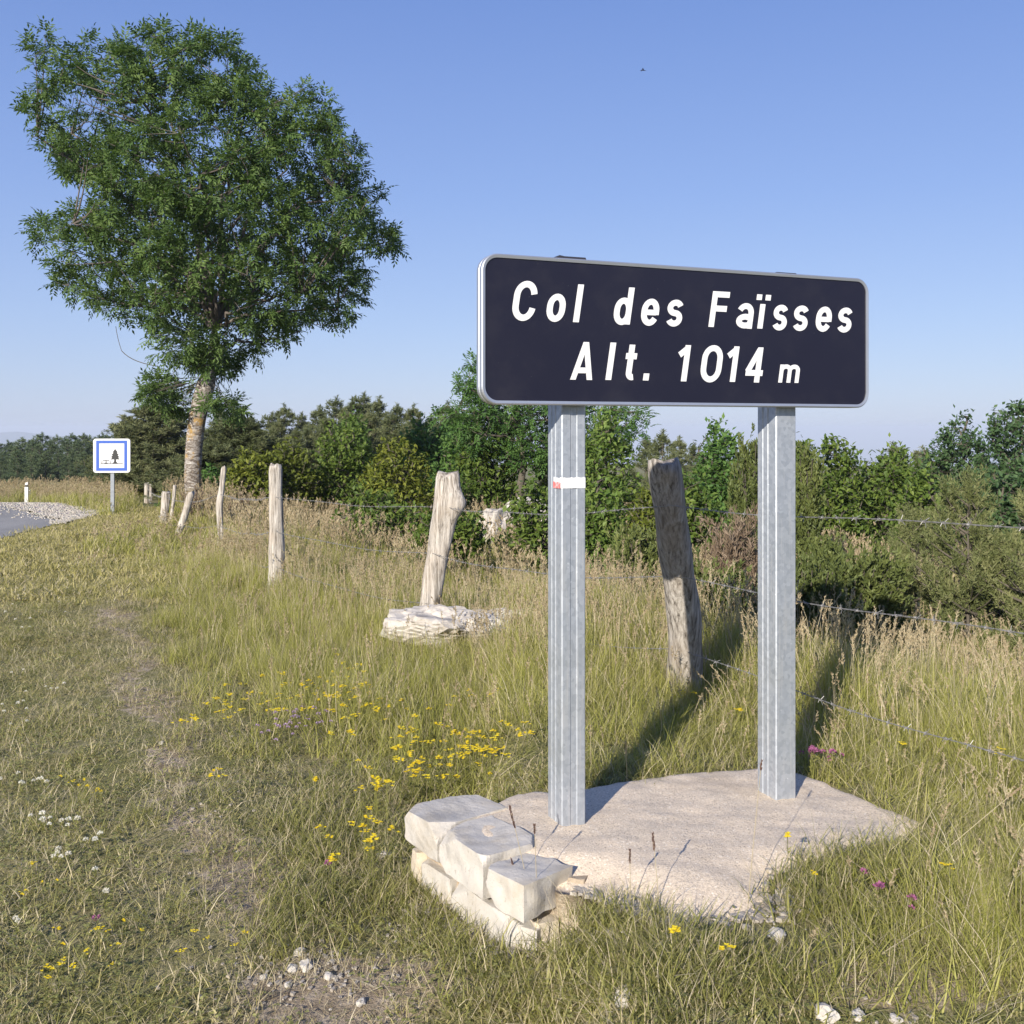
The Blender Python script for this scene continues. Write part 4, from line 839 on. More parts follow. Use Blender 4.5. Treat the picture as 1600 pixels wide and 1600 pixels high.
for x, yt, Yd, lb, s_ in ((244, 640, 31, 'dense dark pine directly left of the ash trunk', 1.08), (214, 662, 33, 'smaller dark pine right of the picnic sign', .82), (372, 662, 27, 'greyish pine right of the ash trunk', .9), (330, 700, 25, 'low pine behind the ash trunk', .8)):
    X_ = (x-800)/F*Yd; zb = Hs(X_, Yd)-.1; ht = EYE-(yt-HOR)/F*Yd-zb; place_pine(big, (X_, Yd, zb), (s_, s_, ht/4.6), x, lb)
bl_list = [
 # x, ytop, w, Y, mat, label, lsize, dens, cat, taper
 (395, 700, 90, 19, 'olive', 'yellowish bush behind the wavy stake', 1.3, 1.5, 'bush', .2),
 (455, 688, 110, 20, 'olive', 'olive rounded bush behind the squared stake', 1.3, 1.5, 'bush', .2),
 (540, 676, 150, 21, 'hedge', 'wide dark olive bush right of the squared stake', 1.3, 1.5, 'bush', .2),
 (548, 645, 78, 34, 'fresh', 'light green broadleaf tree poking up among the skyline pines', 2.2, 1.3, 'tree', .3),
 (625, 690, 120, 19.5, 'olive', 'yellow green bush left of the knobbed stake', 1.3, 1.5, 'bush', .2),
 (668, 652, 110, 27, 'green', 'green broadleaf tree behind the knobbed stake', 1.8, 1.3, 'tree', .3),
 (715, 660, 90, 24, 'green', 'broadleaf tree left of the tall tree behind the sign', 1.6, 1.3, 'tree', .3),
 (330, 735, 60, 22.5, 'green', 'leafy green shrub at the foot of the ash', 1.4, 1.4, 'shrub', .1),
 (770, 640, 150, 22, 'hedge', 'dark broadleaf tree left of the marked sign post', 1.5, 1.2, 'tree', .25),
 (945, 640, 120, 19, 'fresh', 'light green tree between the two sign posts, left side', 1.4, 1.2, 'tree', .3),
 (880, 660, 110, 22, 'hedge', 'dark tree behind the marked sign post', 1.5, 1.2, 'tree', .25),
 (1125, 658, 125, 17, 'green', 'dark green pointed tree left of the plain sign post', 1.3, 1.5, 'tree', .65),
 (1020, 770, 90, 15, 'olive', 'low olive bush behind the thick leaning stake', 1.2, 1.3, 'bush', .2),
 (1085, 740, 80, 14, 'hedge', 'dark bush right of the thick leaning stake', 1.2, 1.3, 'bush', .2),
 (1300, 682, 130, 16, 'hedge', 'dark hedge bush right of the plain sign post', 1.2, 1.5, 'bush', .4),
 (1385, 690, 130, 16.5, 'hedge', 'brownish green hedge bush with spiky top', 1.2, 1.5, 'bush', .35),
 (1250, 690, 90, 15.5, 'hedge', 'dark bush directly behind the plain sign post', 1.2, 1.5, 'bush', .4),
 (1492, 658, 125, 21, 'blue', 'bluish green tree left of the tallest tree at the right edge', 1.2, 1.5, 'tree', .25),
 (1590, 628, 130, 19, 'blue', 'tallest bluish green tree at the right edge', 1.2, 1.5, 'tree', .2),
 (1440, 735, 90, 14, 'hedge', 'rounded bush in front of the bluish trees', 1.2, 1.4, 'bush', .2),
 (1560, 730, 130, 15, 'blue', 'broad shrub below the tallest right-hand tree', 1.3, 1.4, 'shrub', .2),
 (1640, 700, 140, 15, 'blue', 'shrub cut by the right edge of the view', 1.3, 1.2, 'shrub', .2),
 (845, 745, 120, 13.5, 'hedge', 'low dark bush behind the marked sign post', 1.2, 1.0, 'bush', .1),
 (700, 790, 110, 13, 'hedge', 'low dark bush behind the knobbed stake', 1.1, 1.3, 'bush', .1),
 (590, 770, 130, 14.5, 'hedge', 'low shaded bush between the squared and knobbed stakes', 1.1, 1.3, 'bush', .1),
 (930, 760, 100, 12.5, 'fresh', 'fresh green bush between the sign posts', 1.1, 1.2, 'bush', .2)]
for k_, (x, yt, w_, Yd, mt, lb, ls, dn, ct, tpz) in enumerate(bl_list):
    broadleaf(x, yt, w_, Yd, LF[mt], lb, 300+k_, crown_frac=.97 if ct != 'tree' else .9, lsize=ls, dens=dn, cat=ct, taper=tpz, name={'tree': 'broadleaf_tree', 'bush': 'hawthorn_bush', 'shrub': 'leafy_shrub'}[ct])
# tall open tree whose top shows left of the sign
T2 = [(738, 548), (752, 556), (765, 590), (800, 600), (850, 590), (900, 600), (960, 615), (1018, 650), (1010, 690), (960, 700), (900, 730), (820, 740), (770, 720), (735, 700), (705, 680), (680, 650), (690, 632), (716, 630), (722, 612), (706, 602), (712, 585), (726, 588), (720, 565)]
Yt = 21.; ox2 = (815-800)/F*Yt; oz2 = Hs(ox2, Yt); q = np.random.default_rng(5)
tp = np.array([(0, 0, -.1), (-.05, 0, .8), (.05, 0, 1.4), (-.02, .1, 2.0)])
t2 = build_tree('broadleaf_tree', (ox2, Yt, oz2), np.stack([np.interp(np.linspace(0, 3, 10), range(4), tp[:, k_]) for k_ in range(3)], -1), np.linspace(.09, .05, 10), loc_poly(T2, Yt, ox2, oz2), 1.0, q, 14, 90, 420, 'compound', LF['green'], M['twig'], 5, depth=1.)
tag(t2, 'tall open tree rising behind the left end of the sign', 'tree')
# junipers, young pines and dead scrub beyond the wire on the right
def spray_bush(x, ytop, w, ybase, Yd, mat, label, seed, up=.5, n=1500, nlen=.10, wid=.22, name='juniper_bush', cat='bush', per=14, taper=.6, wood=True):
    q = np.random.default_rng(seed); X_ = (x-800)/F*Yd; zb = min(Hs(X_, Yd), EYE-(ybase-HOR)/F*Yd); ht = EYE-(ytop-HOR)/F*Yd-zb; W_ = w/F*Yd; g = Geo(); P = []; D = []
    for k_ in range(int(n/12)):
        a = q.uniform(0, 6.28); z1 = q.uniform(.03, 1)**.9*ht; rad = W_/2*(1-taper*(z1/ht)**1.6)*q.uniform(.35, 1.05); s = np.array([0, 0, z1*.35]); e = np.array([math.cos(a)*rad, math.sin(a)*rad, z1]); b = bez(s, np.array([e[0]*.6, e[1]*.6, z1*.5]), e, 5)
        V, fs = tube(b, np.linspace(.014, .004, 5), 3, False); g.add(V, fs)
        for u in range(12): f = q.uniform(.45, 1.); i_ = min(3, int(f*4)); c = b[i_]+(b[i_+1]-b[i_])*(f*4-i_ if f < 1 else 1)+q.normal(0, .05, 3); d = (b[i_+1]-b[i_]); d = d/np.linalg.norm(d)+np.array([0, 0, up])+q.normal(0, .35, 3); P.append(c); D.append(d/np.linalg.norm(d))
    P = np.array(P); D = np.array(D); m_ = len(P); base = np.repeat(P, per, 0); dd = np.repeat(D, per, 0); al = q.uniform(0, 1, m_*per)[:, None]*nlen*1.6; V, f, a_ = leaves(base+dd*al, dd*.9+rdir(q, m_*per)*.6, rdir(q, m_*per), q.uniform(.5, 1.1, m_*per)*nlen*.75, np.full(m_*per, nlen*wid), np.clip(np.repeat(q.uniform(0, 1, m_), per)*.7+q.uniform(0, .3, m_*per), 0, 1), .05)
    o = empty(name, (X_, Yd, zb), label=label, cat=cat); link('stem', g.mesh('stem', [M['twig']], True), o); link('foliage', npmesh('foliage', V, [f], [mat], {'rnd': a_}), o); return o
spray_bush(1172, 690, 75, 900, 11., LF['juniper'], 'bright green columnar juniper behind the plain sign post', 401, .6, 1700, .09, taper=.5)
spray_bush(1262, 700, 60, 860, 12, LF['juniper'], 'narrow juniper just right of the plain sign post', 411, .6, 1000, .09, taper=.6)
spray_bush(1330, 862, 180, 960, 8.6, LF['juniper'], 'low spreading juniper with fresh green sprays right of the posts', 402, .15, 2000, .08, taper=.2)
spray_bush(1260, 880, 130, 990, 7.6, LF['juniper'], 'small sprawling juniper at the foot of the plain post', 403, .1, 1200, .07, taper=.2)
spray_bush(1110, 900, 110, 1010, 7.4, LF['juniper'], 'dark low juniper right of the thick leaning stake', 404, .2, 1200, .07, taper=.2)
spray_bush(1150, 820, 90, 960, 8.2, LF['dead'], 'dead brown scrub between stake and plain sign post', 405, .3, 700, .10, .10, name='dead_shrub', cat='shrub', taper=.3)
spray_bush(1000, 830, 120, 930, 10, LF['juniper'], 'olive low juniper left of the thick leaning stake', 406, .2, 1300, .08, taper=.3)
spray_bush(316, 780, 70, 860, 17.6, LF['dead'], 'rusty brown dry shrub in front of the ash trunk', 407, .3, 700, .12, .12, name='dead_shrub', cat='shrub', taper=.3)
spray_bush(365, 790, 60, 860, 16.6, LF['dead'], 'pale dry shrub right of the wavy stake', 409, .3, 500, .12, .12, name='dead_shrub', cat='shrub', taper=.3)
spray_bush(256, 806, 34, 850, 21.6, LF['green'], 'small green shrub by the farthest stakes', 410, .3, 500, .12, name='leafy_shrub', cat='shrub', taper=.3)
def young_pine_mesh(seed):
    tr, cr = pine_mesh(seed, 1.7, 1.25, 11, 6, LF['candle'], tip=.6, nlen=.062, per=26, bushy=5.5); q = np.random.default_rng(seed); g = Geo()
    co = np.empty(len(cr.vertices)*3, np.float32); cr.vertices.foreach_get('co', co); co = co.reshape(-1, 3)
    for _ in range(46):
        c = co[q.integers(len(co))]; c = c if c[2] > .5 else c+(0, 0, .3); n = 70; t = q.uniform(0, 1, n)[:, None]; L = q.uniform(.07, .15); V, f, a = leaves(c+np.array([0, 0, 1.])*t*L, np.array([0, 0, 1.6])+rdir(q, n), rdir(q, n), np.full(n, .030), np.full(n, .004), q.uniform(.6, 1, n), .05); g.add(V, [f], a)
    for k_ in range(4): V, fs = tube([(0, 0, 1.55), (.01, 0, 1.85)], [.006, .004], 4); g.add(V, fs, .8)
    return tr, cr, g.mesh('candle', [LF['candle']])
yp = [young_pine_mesh(420+k_) for k_ in range(2)]
for k_, (x, yt, Yd, lb) in enumerate(((1512, 768, 8.6, 'young pine with upright pale candles under the top wire'), (1432, 815, 9.4, 'smaller young pine left of the one with pale candles'), (1608, 790, 8.2, 'young pine cut by the right edge'), (1560, 850, 9.2, 'low young pine between the two taller young ones'))):
    X_ = (x-800)/F*Yd; zb = Hs(X_, Yd)-.05; ht = EYE-(yt-HOR)/F*Yd-zb; m_ = yp[k_ % 2]; o = place_pine(m_, (X_, Yd, zb), (ht/1.72*.8, ht/1.72*.8, ht/1.72), k_*2.1, lb, name='young_pine'); tag(link('candle', m_[2], o), kind='stuff')
# ------------------------------------------------------------------ grass
def blades(q, n, rad, hlo, hhi, wlo, whi, lean=.35, curve=.5, seg=3, lie=0.):
    a = q.uniform(0, 6.28, n); r = rad*np.sqrt(q.uniform(0, 1, n)); P = np.stack([r*np.cos(a), r*np.sin(a), np.full(n, -.01)], -1)
    az = q.uniform(0, 6.28, n); ln = np.abs(q.normal(0, lean, n))+lie*q.uniform(0, 1, n); cv = q.uniform(.1, 1, n)*curve; hh = q.uniform(hlo, hhi, n)*q.uniform(.7, 1, n); w = q.uniform(wlo, whi, n)
    out_ = np.stack([np.cos(az), np.sin(az), np.zeros(n)], -1); side = np.stack([-np.sin(az+q.normal(0, .8, n)), np.cos(az+q.normal(0, .8, n)), np.zeros(n)], -1)
    rows = []; 
    for k_ in range(seg+1):
        t = k_/seg; th = ln+cv*t; c = P+out_*(np.sin(np.minimum(th, 1.75))*hh*t)[:, None]+np.array([0, 0, 1.])*(np.cos(np.minimum(th, 1.45))*hh*t)[:, None]; ww = w*(1-t**1.5)*.5+.0002; rows += [c-side*ww[:, None], c+side*ww[:, None]]
    V = np.stack(rows, 1).reshape(-1, 3); m_ = 2*(seg+1); b = np.arange(n)[:, None, None]*m_; k2 = np.arange(seg)[None, :, None]*2; f = (b+k2+np.array([0, 1, 3, 2])[None, None]).reshape(-1, 4)
    return V, f, np.repeat(q.uniform(0, 1, n), m_)
def seedstalks(q, n, rad, hlo, hhi, head=.09, fl=.012, lean=.15, per=22):
    g = Geo(); hd = Geo()
    for _ in range(n):
        a = q.uniform(0, 6.28); r = rad*math.sqrt(q.uniform()); b = np.array([r*math.cos(a), r*math.sin(a), 0]); h = q.uniform(hlo, hhi); az = q.uniform(0, 6.28); l = abs(q.normal(0, lean)); tip = b+np.array([math.cos(az)*math.sin(l)*h*1.1, math.sin(az)*math.sin(l)*h*1.1, h]); ctl = b+np.array([0, 0, h*.6])
        P = bez(b, ctl, tip, 5); V, fs = tube(P, [.0012, .0011, .001, .0008, .0006], 3, False); g.add(V, fs, q.uniform(.3, 1))
        d = P[-1]-P[-2]; d /= np.linalg.norm(d); t = q.uniform(0, 1, per)[:, None]; pts = tip-d*head*t; dd = d*.8+rdir(q, per)*.5; V, f, aa = leaves(pts, dd, rdir(q, per), q.uniform(.6, 1.2, per)*fl*1.6, np.full(per, fl*.42), q.uniform(0, 1, per)); hd.add(V, [f], aa)
    return g, hd
def tuft(name, parts, mats):
    V = []; Fq = []; A_ = []; mi = []; n = 0; Ft = []
    for (v, fl, a, m_) in parts:
        for f in fl:
            if f.shape[1] != 4: f = np.concatenate([f, f[:, :1]], 1) if False else f
            Fq.append((f+n, m_))
        V.append(v); A_.append(a); n += len(v)
    faces = [f for f, _ in Fq]; idx = np.concatenate([np.full(len(f), m_) for f, m_ in Fq])
    me = npmesh(name, np.concatenate(V), faces, mats, {'rnd': np.concatenate(A_)}, midx=idx); return me
def gparts(g, m_): return (np.concatenate(g.V), [np.concatenate(f) for f in g.F.values()], np.concatenate(g.A), m_)
def collection(name, meshes):
    c = bpy.data.collections.new(name)
    for k_, me in enumerate(meshes): c.objects.link(bpy.data.objects.new('%s_%02d' % (name, k_), me))
    return c
def scatter(name, P, rot, scl, idx, coll, label):
    me = bpy.data.meshes.new(name); me.vertices.add(len(P)); me.vertices.foreach_set('co', np.asarray(P, np.float32).ravel())
    a = me.attributes.new('rot', 'FLOAT_VECTOR', 'POINT'); a.data.foreach_set('vector', np.asarray(rot, np.float32).ravel())
    a = me.attributes.new('scl', 'FLOAT_VECTOR', 'POINT'); a.data.foreach_set('vector', np.asarray(scl, np.float32).ravel())
    a = me.attributes.new('idx', 'INT', 'POINT'); a.data.foreach_set('value', np.asarray(idx, np.int32))
    o = link(name, me); tag(o, label, kind='stuff')
    t = bpy.data.node_groups.new(name, 'GeometryNodeTree'); t.interface.new_socket('Geometry', in_out='INPUT', socket_type='NodeSocketGeometry'); t.interface.new_socket('Geometry', in_out='OUTPUT', socket_type='NodeSocketGeometry')
    gi = t.nodes.new('NodeGroupInput'); go = t.nodes.new('NodeGroupOutput'); ip = t.nodes.new('GeometryNodeInstanceOnPoints'); ci = t.nodes.new('GeometryNodeCollectionInfo'); ci.inputs[0].default_value = coll; ci.inputs[1].default_value = True; ci.inputs[2].default_value = True
    def na(nm, dt): x = t.nodes.new('GeometryNodeInputNamedAttribute'); x.data_type = dt; x.inputs[0].default_value = nm; return x.outputs[0]
    e = t.nodes.new('FunctionNodeEulerToRotation'); t.links.new(na('rot', 'FLOAT_VECTOR'), e.inputs[0])
    t.links.new(gi.outputs[0], ip.inputs['Points']); t.links.new(ci.outputs[0], ip.inputs['Instance']); ip.inputs['Pick Instance'].default_value = True
    t.links.new(na('idx', 'INT'), ip.inputs['Instance Index']); t.links.new(e.outputs[0], ip.inputs['Rotation']); t.links.new(na('scl', 'FLOAT_VECTOR'), ip.inputs['Scale']); t.links.new(ip.outputs[0], go.inputs[0])
    md = o.modifiers.new('scatter', 'NODES'); md.node_group = t; return o
q = np.random.default_rng(50)
def T(mats, *parts): return tuft('tuft', parts, mats)
def bp(m_, *a, **k): v, f, r = blades(q, *a, **k); return (v, [f], r, m_)
def clov(m_, n, rad, hh, sz):
    P = np.stack([q.normal(0, rad*.6, n), q.normal(0, rad*.6, n), q.uniform(.2, 1, n)*hh], -1); Vs = []
    az0 = q.uniform(0, 6.28, n); As = []
    for k_ in range(3):
        az = az0+k_*2.09; d = np.stack([np.cos(az), np.sin(az), np.full(n, .15)], -1); V, f, a = leaves(P, d, np.array([0, 0, 1.])+q.normal(0, .25, (n, 3)), np.full(n, sz), np.full(n, sz*.9), q.uniform(0, 1, n)); Vs.append(V); As.append(a)
    V = np.concatenate(Vs); return (V, [np.arange(len(V)).reshape(-1, 4)], np.concatenate(As), m_)
lawn = [T([GR['lawn'], GR['straw'], GR['clover']], bp(0, 90, .11, .018, .062, .0018, .0034, .65, 1.0, 3, lie=.5), bp(1, 46, .12, .02, .09, .0012, .0024, 1.0, .8, 2, lie=.8), clov(2, 14, .09, .028, .009)) for _ in range(6)]
lawn += [T([GR['lush'], GR['straw']], bp(0, 90, .09, .04, .12, .0018, .0036, .5, 1.0, 3, lie=.3), bp(1, 30, .10, .05, .14, .0012, .002, .8, .8, 2, lie=.4)) for _ in range(3)]
thatch = [T([GR['straw'], GR['lawn']], bp(0, 60, .12, .03, .12, .0010, .0022, 1.0, .6, 2, lie=.7), bp(1, 16, .10, .02, .05, .0015, .003, .6, .8, 2)) for _ in range(4)]
def tallt(h, seeds, lush=False):
    ps = [bp(0, 60, .10, h*.35, h*.95, .0016, .0034, .14, .55, 4), bp(1, 14, .11, h*.4, h, .0010, .002, .22, .4, 3), bp(3, 34, .11, .05, h*.45, .002, .004, .4, .9, 3)]
    if seeds:
        a, b = seedstalks(q, seeds, .10, h*.75, h*1.25); ps += [gparts(a, 1), gparts(b, 2)]
    return T([GR['lush'] if lush else GR['tall'], GR['straw'], GR['seed'], GR['lush']], *ps)
tall = [tallt(.42, 0) for _ in range(3)]+[tallt(.42, 1)]+[tallt(.42, 6) for _ in range(4)]+[tallt(.32, 1, True) for _ in range(3)]
def fart(h, seeds):                               # coarser tufts for the distance
    ps = [bp(0, 60, .28, h*.4, h, .006, .011, .16, .5, 3), bp(1, 16, .28, h*.4, h, .005, .008, .25, .4, 2), bp(3, 20, .3, .05, h*.5, .008, .014, .4, .9, 2)]
    if seeds:
        a, b = seedstalks(q, seeds, .28, h*.8, h*1.25, .10, .028, per=12); ps += [gparts(a, 1), gparts(b, 2)]
    return T([GR['tall'], GR['straw'], GR['seed'], GR['lush']], *ps)
farl = [fart(.45, 3) for _ in range(3)]+[fart(.45, 12) for _ in range(3)]
farlawn = [T([GR['lawn'], GR['straw']], bp(0, 70, .3, .04, .12, .007, .014, .6, .9, 2, lie=.2), bp(1, 22, .3, .04, .12, .005, .009, .9, .6, 2, lie=.4)) for _ in range(4)]
cl_lawn = collection('lawn_tuft', lawn); cl_thatch = collection('thatch_tuft', thatch); cl_tall = collection('tall_tuft', tall); cl_farl = collection('far_tuft', farl); cl_fl = collection('far_lawn_tuft', farlawn)
SOl = [tuple(p) for p in SO]; STl = [tuple(p) for p in (A1+(-.03, .06), A2+(-.04, -.02), A3+(-.05, -.02), A4+(-.01, -.05), A5+(.0, -.05), A5+(.0, .2), A1+(.25, .1))]
def free(P, grow=0.):
    m_ = ~inpoly(P, SOl) & ~inpoly(P, STl)
    if grow: m_ &= polydist(P, SOl) > grow
    return m_
def thin_front(P):
    d = polydist(P, SOl); fr = (P[:, 1] < 3.6) & (P[:, 0] > .22) & (P[:, 0] < 1.7); return ~(fr & (q.uniform(0, 1, len(P)) > sst(.03, .36, d)*.95+.05))
def tallness(P):
    """0 = mown verge, 1 = tall meadow"""
    x, y = P[:, 0], P[:, 1]; d = x-path_x(y); fence_d = (x-np.interp(y, FY, FX)); wob = .18*np.sin(x*2.3+y*1.7)+.12*np.sin(x*5.1-y*3.3)
    t = sst(.05, 1.3, d+wob)*sst(4.2, 6.2, y+wob+.25*(x+1)*(x > -1)); t = np.maximum(t, sst(-1.5, -.3, fence_d+wob)*sst(2.0, 3.3, y))
    t = np.maximum(t, sst(1.0, 1.9, x+wob*.6)*sst(2.8, 3.4, y)); return t
def sample(n, x0, x1, y0, y1, half=.54):
    P = q.uniform((x0, y0), (x1, y1), (n, 2)); return P[(np.abs(P[:, 0]) < half*P[:, 1]+.7)]
def mk(name, P, coll, ids, s0, s1, label, tilt=.12, zs=None):
    n = len(P); z = H(P[:, 0], P[:, 1]); s = q.uniform(s0, s1, n); sc = np.stack([s, s, s*(1 if zs is None else zs)], -1); rot = np.stack([q.normal(0, tilt, n), q.normal(0, tilt, n), q.uniform(0, 6.28, n)], -1)
    return scatter(name, np.concatenate([P, z[:, None]-.005], 1), rot, sc, ids, coll, label)
def pathd(P): return np.abs(P[:, 0]-path_x(P[:, 1]))
def patchy(P, k1=1.): return .5+.5*np.sin(P[:, 0]*2.1*k1+1.2*np.sin(P[:, 1]*1.7*k1))*np.sin(P[:, 1]*2.7*k1+1.5*np.sin(P[:, 0]*1.3*k1))
# short grass near
P = sample(26000, -6, 6, 1.9, 11); P = P[free(P)]; P = P[thin_front(P)]; t = tallness(P); pd = pathd(P); bare = np.exp(-((P[:, 0]+.50)/.32)**2-((P[:, 1]-2.98)/.17)**2); bare2 = np.exp(-((P[:, 0]-.95)/.35)**2-((P[:, 1]-2.75)/.12)**2)
keep = (q.uniform(0, 1, len(P)) < (1-t*.55)*(.42+.58*sst(.05, .55, pd))*(.6+.4*patchy(P, 1.7))*(1-.8*bare)*(1-.5*bare2)); P = P[keep]; n = len(P)
lush_p = patchy(P*1.3+3, 1.1); ids = np.where(q.uniform(0, 1, n) < .03+.14*(lush_p > .75), q.integers(6, 9, n), q.integers(0, 6, n))
mk('short_grass', P, cl_lawn, ids, .7, 1.35, 'short trampled grass and clover of the verge')
P = sample(9000, -6, 6, 1.9, 11); P = P[free(P)]; pd = pathd(P); keep = q.uniform(0, 1, len(P)) < .30+.70*np.exp(-(pd/.36)**2)+.3*(patchy(P, 2.3) > .7); P = P[keep]
mk('dry_grass', P, cl_thatch, q.integers(0, 4, len(P)), .7, 1.3, 'dry straw lying along the trodden path')
# clumps hugging the plinth
C_ = []
for (cx, cy, sx, sy, n_) in ((925, 1425, 38, 12, 34), (1010, 1480, 50, 12, 14), (1100, 1495, 60, 12, 12), (1290, 1352, 36, 9, 16), (1380, 1345, 36, 10, 12), (790, 1480, 60, 10, 34), (700, 1440, 22, 14, 14), (640, 1400, 14, 14, 14), (1260, 1400, 40, 14, 22), (1440, 1320, 20, 20, 22), (1460, 1400, 60, 50, 40), (1540, 1350, 50, 60, 50),
                          (560, 1360, 60, 40, 50), (500, 1300, 40, 40, 30), (900, 1215, 60, 8, 20), (700, 1238, 50, 8, 20), (1330, 1205, 50, 8, 20), (450, 1450, 30, 20, 12), (850, 1560, 80, 30, 30), (1100, 1530, 120, 30, 46)):
    for _ in range(n_): X_, Y_, _z = ground_at(cx+q.normal()*sx, min(1660, cy+q.normal()*sy)); C_.append((X_, Y_))
P = np.array(C_); P = P[free(P)]; mk('lush_grass', P, cl_lawn, q.integers(6, 9, len(P)), .8, 1.5, 'lush dark green grass clumps round the plinth')
# tall meadow
P = sample(30000, -6, 7, 2.4, 12.5); P = P[free(P, .05)]; P = P[thin_front(P)]; P = P[~((np.abs(P[:, 0]+.25) < .62) & (np.abs(P[:, 1]-7.6) < .32)) | (q.uniform(0, 1, len(P)) < .4)]; t = tallness(P); P_k = q.uniform(0, 1, len(P)) < t*.60*(.55+.45*patchy(P, .9)); P = P[P_k]; t = t[P_k]; n = len(P)
fd = np.abs(P[:, 0]-np.interp(P[:, 1], FY, FX)); seedy = .42*sst(.7, .1, fd)*sst(5, 6.5, P[:, 1])+.02+.08*(P[:, 0] > np.interp(P[:, 1], FY, FX)); ids = np.where(q.uniform(0, 1, n) < seedy, q.integers(4, 8, n), q.integers(0, 4, n)); ids = np.where(q.uniform(0, 1, n) < .25, q.integers(8, 11, n), ids)
near_sl = sst(.0, .9, polydist(P, SOl)); rk = np.exp(-((P[:, 0]+.25)/.75)**4-((P[:, 1]-7.15)/.75)**4); sk = np.exp(-((P[:, 0]-.90)/.32)**2-((P[:, 1]-5.0)/.5)**2); zs = (1-.55*sk)*(1-.30*rk)*(.35+.45*t)*(.55+.45*near_sl)*(1+.2*sst(.9, .1, fd)*sst(5, 7, P[:, 1]))
mk('tall_grass', P, cl_tall, ids, .75, 1.25, 'tall yellow green meadow grass with pinkish seed heads', .1, zs)
Pb = q.uniform((.4, 4.8), (6.5, 10.5), (1100, 2)); fdb = Pb[:, 0]-np.interp(Pb[:, 1], FY, FX); Pb = Pb[(fdb > .35) & (fdb < 3.2) & (Pb[:, 0] < .55*Pb[:, 1]+.6)]; mk('seeding_grass', Pb, cl_tall, q.integers(0, 7, len(Pb)), 0.9, 1.35, 'high pinkish seeding grass beyond the wires on the right', .12, .9)
# distance
P = sample(9000, -16, 14, 11.5, 34, .56); x, y = P[:, 0], P[:, 1]; fd = x-np.interp(y, FY, FX); onroad = (x < np.interp(y, [0, 16.5, 18.4, 20, 21.3, 22.8, 23.8, 25.7, 30], [-7.6, -7.75, -7.75, -8.0, -8.9, -10.2, -11.6, -15, -24])) & (y < 28)
tl = (x > path_x(np.minimum(y, 14.5))-.3) | (y > 19.5); P = P; P1 = P[tl & ~onroad & ~((np.abs(x/y+.475) < .016) & (y > 21) & (y < 28)) & ~((np.abs(x/y+.354) < .022) & (y > 17) & (y < 31))]; n = len(P1); ids = np.where(q.uniform(0, 1, n) < .05+.3*(P1[:, 0] > np.interp(P1[:, 1], FY, FX)-.1)+.25*(P1[:, 1] > 24), q.integers(3, 6, n), q.integers(0, 3, n))
mk('far_tall_grass', P1, cl_farl, ids, .8, 1.3, 'far tall dry grass along the fence and road bank', .1, np.where(P1[:, 0] > np.interp(P1[:, 1], FY, FX)+.2, .95, np.where(P1[:, 1] > 20, .75, .52)))
P2 = sample(7000, -10, -1.5, 9.5, 21, .6); P2 = P2[(P2[:, 0] > -7.45+.15*np.sin(P2[:, 1]*3)) & (P2[:, 0] < path_x(np.minimum(P2[:, 1], 14.5))+.8)]
mk('far_short_grass', P2, cl_fl, q.integers(0, 4, len(P2)), .7, 1.2, 'far short grass of the verge beside the road')
# ------------------------------------------------------------------ flowers and single stalks
def flower_mesh(kind, seed):
    q = np.random.default_rng(seed); g = Geo(); st = Geo(); h = {'yellow': .16, 'clover': .07, 'thyme': .11}[kind]
    V, fs = tube(bez(np.array([0, 0, 0.]), np.array([.01, 0, h*.6]), np.array([0, 0, h]), 4), .0011, 3, False); st.add(V, fs)
    for _ in range(5): V, f, a = leaves(np.array([[0, 0, q.uniform(.1, .8)*h]]), np.concatenate([rdir(q, 1)[:, :2], [[.4]]], 1), np.array([[0, 0, 1.]]), [.022], [.007], np.array([q.uniform()])); st.add(V, [f], a)
    c = np.array([0, 0, h])
    if kind == 'yellow':
        for k_ in range(7):
            o = c+np.array([q.normal(0, .008), q.normal(0, .008), q.uniform(-.004, .006)])
            for a in range(4): az = a*1.57+q.uniform(0, .6); V, f, aa = leaves(o[None], np.array([[math.cos(az), math.sin(az), .45]]), np.array([[0, 0, 1.]]), [.0095], [.0085], np.array([q.uniform()])); g.add(V, [f], aa)
    elif kind == 'clover':
        d = rdir(q, 46); d[:, 2] = np.abs(d[:, 2])-.25; V, f, aa = leaves(c+d*.003, d, rdir(q, 46), np.full(46, .011), np.full(46, .0042), q.uniform(0, 1, 46)); g.add(V, [f], aa)
    else:
        d = rdir(q, 26); d[:, 2] = np.abs(d[:, 2]); V, f, aa = leaves(c+d*.007, d, rdir(q, 26), np.full(26, .010), np.full(26, .007), q.uniform(0, 1, 26)); g.add(V, [f], aa)
    return st, g
FM = dict(yellow=leafmat('yellow_petals', [(0, (.66, .44, .015)), (.5, (.80, .62, .03)), (1, (.86, .74, .08))], .3), clover=leafmat('white_petals', [(0, (.60, .52, .46)), (.5, (.78, .74, .70)), (1, (.85, .83, .80))], .3),
          thyme=leafmat('purple_petals', [(0, (.34, .22, .38)), (.5, (.46, .32, .50)), (1, (.58, .46, .62))], .3), crimson=leafmat('magenta_petals', [(0, (.26, .07, .17)), (1, (.42, .17, .30))], .3))
FMesh = {}
for kd in ('yellow', 'clover', 'thyme', 'crimson'):
    FMesh[kd] = []
    for s_ in range(4):
        st, fl = flower_mesh('thyme' if kd == 'crimson' else kd, 500+s_); FMesh[kd].append((st.mesh('stem', [GR['lush']]), fl.mesh('petals', [FM[kd]])))
rf = random.Random(8); qf = np.random.default_rng(8)
